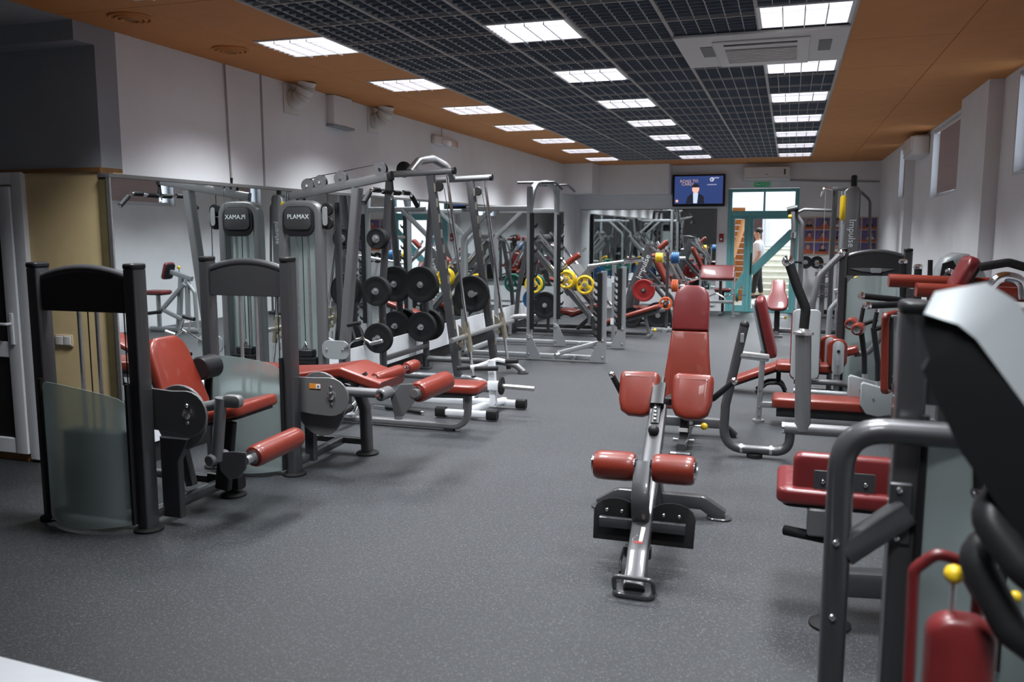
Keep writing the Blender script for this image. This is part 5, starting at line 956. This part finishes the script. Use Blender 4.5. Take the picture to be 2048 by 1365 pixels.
part(t, 'base_rail', MB().bar([(.24, 3.88, .20), (1.2, 4.05, .20)], .10, .12), 'gun'); part(t, 'rear_leg', MB().bar([(1.15, 4.05, .0), (1.15, 4.05, .3)], .08, .08, up=X), 'gun')
NY = 2.62
t = thing('near_arm_machine', 'big grey machine cut off by the right edge with silver swing arm and frosted shield', 'exercise machine', (.6, NY, 0))
tower(t, .345, 1.06, NY, zt=1.52, zp=1.26, zs=1.22, zs2=1.22)
part(t, 'header_inlay', MB().pad((.56, NY - .022, 1.33), X, Z, [(-.17, .04), (-.05, .0), (.1, -.02), (.2, -.02), (.2, .04)], .006, .001, 1), 'plate')
part(t, 'guard_tube', MB().tube([(.165, NY - .12, .02), (.165, NY - .12, 1.20), (.62, NY - .12, 1.20), (.95, NY - .12, 1.15)], .036, .12, 16, 8), 'gun')
for z in (.88, .66): bolt(t, (.16, NY - .158, z), -Y, .010)
part(t, 'brace', MB().bar([(.18, NY - .12, .84), (.345, NY - .06, .96)], .06, .075), 'gun'); pp_ = part(t, 'brace_plate', MB().box((.30, NY - .064, .86), (.36, NY - .052, 1.04), .004), 'gun')
for z in (.88, 1.02): bolt(pp_, (.325, NY - .064, z), -Y, .010)
part(t, 'rear_tube', MB().bar([(.20, NY + .6, .04), (.345, NY + .05, .04)], .07, .06), 'gun')
grip(t, (.51, NY - .12, 1.17), (.515, NY - .12, 1.06), .022)
# swing arm: ridge towards the room, silver upper face, dark lower face
rp = [PY(1848, 630, 1.60), PY(1908, 652, 1.59), PY(1935, 676, 1.59), PY(2048, 830, 1.60), PY(2240, 1095, 1.60)]
A1 = rp[-1]; ax = (A1 - rp[2]).normalized(); nn = V((-ax.z, 0, ax.x)).normalized()
part(t, 'swing_arm', MB().sweep(rp, [(.045, .0), (.0, .095), (-.06, .095), (-.06, .0)], 0, nn, scale=[.45, .9, 1.0, 1.0, 1.1]), 'shell')
part(t, 'arm_flank', MB().sweep(rp, [(.045, -.002), (-.05, -.002), (-.05, -.10), (-.012, -.11)], 0, nn, scale=[.15, .6, .8, 1.05, 1.1]), 'black')
part(t, 'arm_shaft', MB().bar([A1 - ax * .02, (.75, NY, 1.1)], .07, .07), 'gun')
for pts in ([(.385, 1.66, 1.30), (.345, 1.62, 1.25), (.40, 1.58, 1.18), (.62, 1.58, 1.02)], [(.40, 1.70, 1.20), (.335, 1.66, 1.17), (.40, 1.62, 1.05), (.62, 1.62, .90)]): part(t, 'curved_handle', MB().tube(pts, .030, .05, 14), 'black')
part(t, 'thigh_pad', MB().pad((.334, 1.72, .84), X, Z, rrect(.12, .40, .045, 6), .06, .02, 4, .004), 'wine', 'red upright pad'); part(t, 'red_loop', MB().tube([(.275, 1.84, .78), (.27, 1.84, 1.06), (.31, 1.84, 1.10), (.35, 1.84, 1.09), (.39, 1.84, 1.02), (.39, 1.84, .80)], .012, .03), 'wine')
part(t, 'pad_post', MB().bar([(.335, 1.76, .0), (.335, 1.76, .70)], .05, .06, up=X), 'gun'); part(t, 'pad_foot', MB().bar([(.335, 1.76, .04), (.345, NY, .04)], .07, .06), 'gun'); part(t, 'adjust_knob', MB().ball((.318, 1.70, 1.112), .018), 'yellow'); part(t, 'knob_pin', MB().cyl((.318, 1.70, 1.03), (.318, 1.70, 1.10), .006), 'steel')
part(t, 'selector_scale', MB().box((.56, NY - .19, .58), (.58, NY - .185, .98)), 'black'); part(t, 'selector_pin', MB().ball((.60, NY - .20, .80), .016), 'yellow')

# ------------------------------------------------------------------ windows and wall unit on the right wall
def window(n, xf, y0, y1, z0, z1, lab):
    wd = struct('window_%d' % n, MB().box((xf + .10, y0, z0), (xf + .16, y0 + .06, z1), .004), 'white', lab)
    for lo, hi in (((xf + .10, y1 - .06, z0), (xf + .16, y1, z1)), ((xf + .10, y0 + .06, z0), (xf + .16, y1 - .06, z0 + .06)), ((xf + .10, y0 + .06, z1 - .06), (xf + .16, y1 - .06, z1)), ((xf + .10, (y0+y1)/2 - .03, z0 + .06), (xf + .16, (y0+y1)/2 + .03, z1 - .06))): part(wd, 'frame_bar', MB().box(lo, hi, .004), 'white')
    part(wd, 'pane', MB().box((xf + .128, y0 + .05, z0 + .05), (xf + .132, y1 - .05, z1 - .05)), 'glass')
    part(wd, 'sill', MB().box((xf - .01, y0, z0 - .02), (xf + .10, y1, z0), .003), 'white'); part(wd, 'reveal', MB().box((xf, y1 - .012, z0), (xf + .10, y1 - .001, z1)), 'white')
    part(wd, 'head_rail', MB().box((xf + .02, y0 + .02, z1 - .05), (xf + .07, y1 - .02, z1 - .01), .003), 'white')
    m = int((y1 - y0 - .30) / .085); me = MB().box((-.035, -.045, 0), (-.033, .045, z1 - z0 - .10)).mesh('blind_slat'); me.materials.append(M['blind'])
    for k in range(m): inst(wd, 'blind_slat', me, (xf + .08, y0 + .08 + k * .085, z0 + .05), (0, 0, .35))
window(1, XR, 10.77, 13.28, 2.2, H - .03, 'high window with pinkish vertical blinds on the right wall')
window(2, 1.72, 15.07, 15.84, 2.27, H - .03, 'narrow far window with vertical blinds on the right wall')
window(3, XR, 6.22, 8.60, 2.25, H - .03, 'near window with vertical blinds at the right edge')
for i, (y0, y1, x0) in enumerate(((6.2, 8.62, XR), (10.75, 13.3, XR), (15.06, 15.85, 1.72))): part(wr_, 'window_head', MB().box((x0, y0, H - .03), (XR + .25, y1, 3.6)), 'wallw')
t, b = split('wall_air_conditioner', 'white split air conditioner on the right wall between the windows', V((1.62, 13.55, 2.82)), V((XR, 14.5, 3.10)), 0)
part(t, 'front_panel', MB().box((1.605, 13.57, 2.90), (1.625, 14.48, 3.09), .006), 'wplastic'); part(t, 'outlet_flap', MB().box((1.61, 13.62, 2.83), (1.625, 14.43, 2.87), .003), 'white')
t = thing('white_socket', 'small white socket box low on the right wall', 'socket', (XR - .02, 9.9, 1.3)); part(t, 'plate', MB().box((1.70, 9.75, 1.33), (1.7195, 9.87, 1.44), .004), 'wplastic'); part(t, 'insert', MB().box((1.696, 9.77, 1.35), (1.701, 9.85, 1.42), .002), 'white')

# ------------------------------------------------------------------ the man in the stair hall
import bmesh
def skin_mesh(name, verts, edges, root=0, lev=2):
    me = bpy.data.meshes.new(name); bm = bmesh.new(); L = bm.verts.layers.skin.verify(); vs_ = []
    for p, r in verts:
        v = bm.verts.new(p); v[L].radius = (r, r) if not isinstance(r, tuple) else r; vs_.append(v)
    vs_[root][L].use_root = True
    for a, b in edges: bm.edges.new((vs_[a], vs_[b]))
    bm.to_mesh(me); bm.free()
    o = bpy.data.objects.new(name + '_tmp', me); COL.objects.link(o); o.modifiers.new('s', 'SKIN').use_smooth_shade = True; o.modifiers.new('d', 'SUBSURF').levels = lev
    dg = bpy.context.evaluated_depsgraph_get(); m2 = bpy.data.meshes.new_from_object(o.evaluated_get(dg)); bpy.data.objects.remove(o); m2.name = name
    for p in m2.polygons: p.use_smooth = True
    return m2
mp = V((-.76, 22.9, 0)); pr = thing('person', 'man in a white t-shirt and dark trousers standing side-on in the stair hall', 'person', mp)
def sput(name, verts, edges, m, root=0):
    me = skin_mesh(name, verts, edges, root); me.materials.append(M[m]); o = bpy.data.objects.new(name, me); COL.objects.link(o); o.parent = pr; BASE[o.name] = mp; return o
ch = lambda n, s0=0: [(s0 + i, s0 + i + 1) for i in range(n - 1)]
# facing -x
bod = [((0, 0, .92), .13), ((.01, 0, 1.10), .12), ((.0, 0, 1.30), (.14, .17)), ((.02, 0, 1.44), (.10, .13)), ((.0, 0, 1.53), .052), ((-.015, 0, 1.60), .085), ((-.02, 0, 1.70), .098), ((-.01, 0, 1.77), .065),
       ((.02, -.19, 1.42), .058), ((.06, -.23, 1.14), .045), ((-.06, -.22, .92), .036), ((-.09, -.215, .86), .040), ((-.12, -.21, .79), .028),
       ((.02, .19, 1.42), .058), ((.03, .23, 1.14), .045), ((-.12, .20, .95), .036), ((-.16, .19, .90), .040), ((-.20, .185, .84), .028),
       ((.02, -.09, .86), .09), ((-.03, -.10, .48), .065), ((-.08, -.10, .10), .046), ((-.20, -.10, .05), .035),
       ((.02, .09, .86), .09), ((.06, .10, .48), .065), ((.13, .10, .10), .046), ((.03, .10, .05), .035), ((-.10, 0, 1.655), .03)]
be = [(0,1),(1,2),(2,3),(3,4),(4,5),(5,6),(6,7),(3,8),(8,9),(9,10),(10,11),(11,12),(3,13),(13,14),(14,15),(15,16),(16,17),(0,18),(18,19),(19,20),(20,21),(0,22),(22,23),(23,24),(24,25),(6,26)]
sput('body', bod, be, 'skin')
for s_, hx, hy in ((-1, -.115, -.21), (1, -.195, .185)):
    for k in range(4): part(pr, 'finger', MB().tube([mp + V((hx + .02 + k*.012, hy + .01*k - .015, .80 + (.06 if s_ > 0 else 0))), mp + V((hx - .005 + k*.014, hy + .01*k - .015, .755 + (.06 if s_ > 0 else 0) - .008*(k in (1, 2))))], .009, 0, 6), 'skin')
sput('tshirt', [((0, 0, .90), (.15, .19)), ((.01, 0, 1.10), (.145, .18)), ((.0, 0, 1.30), (.165, .20)), ((.02, 0, 1.45), (.10, .13)), ((.015, 0, 1.50), .07), ((.02, -.19, 1.43), .082), ((.05, -.225, 1.20), .075), ((.02, .19, 1.43), .082), ((.03, .225, 1.20), .075)], [(0,1),(1,2),(2,3),(3,4),(3,5),(5,6),(3,7),(7,8)], 'tshirt')
sput('trousers', [((.01, 0, .98), (.145, .17)), ((.02, 0, .88), (.14, .17)), ((.02, -.095, .80), .105), ((-.03, -.10, .48), .085), ((-.075, -.10, .12), .068), ((.02, .095, .80), .105), ((.06, .10, .48), .085), ((.12, .10, .12), .068)], [(0,1),(1,2),(2,3),(3,4),(1,5),(5,6),(6,7)], 'trousers')
for x_, y_ in ((-.12, -.10), (.08, .10)): part(pr, 'shoe', MB().pad(mp + V((x_ - .03, y_, 0)), X, Y, rrect(.27, .10, .045, 5), .085, .03, 3), 'shoe')
hm_ = MB(); hm_.ball(mp + V((.012, 0, 1.735)), .105, 14, .85); part(pr, 'hair', hm_, 'hair')
part(pr, 'nose', MB().cyl(mp + V((-.105, 0, 1.69)), mp + V((-.135, 0, 1.665)), .012, .016, 8), 'skin'); part(pr, 'ear', MB().ball(mp + V((.0, -.098, 1.675)), .024, 8), 'skin')
for s_ in (-1, 1): part(pr, 'eye', MB().ball(mp + V((-.108, .035 * s_, 1.70)), .011, 8), 'black')
part(pr, 'mouth', MB().box(mp + V((-.112, -.025, 1.622)), mp + V((-.10, .025, 1.630)), .002), 'redplate')

# ------------------------------------------------------------------ white ledge at the lower left corner
q0, q1 = PZ(-60, 1297, .45), PZ(230, 1370, .45); dd = (q1 - q0).normalized(); nn_ = V((dd.y, -dd.x, 0))
t = thing('white_ledge', 'white low ledge cutting the lower left corner of the picture', 'ledge', (q0 + q1) / 2 - Z * .45)
part(t, 'top', MB().pad((q0 + q1) / 2 + nn_ * .2 - Z * .03, dd, Z.cross(dd), rrect(2.4, .40, .01, 2), .03, .006, 2), 'white')
for k in (-.9, .9): part(t, 'leg', MB().box((q0 + q1) / 2 + nn_ * .2 + dd * k + V((-.04, -.04, -.45)), (q0 + q1) / 2 + nn_ * .2 + dd * k + V((.04, .04, -.03)), .005), 'white')
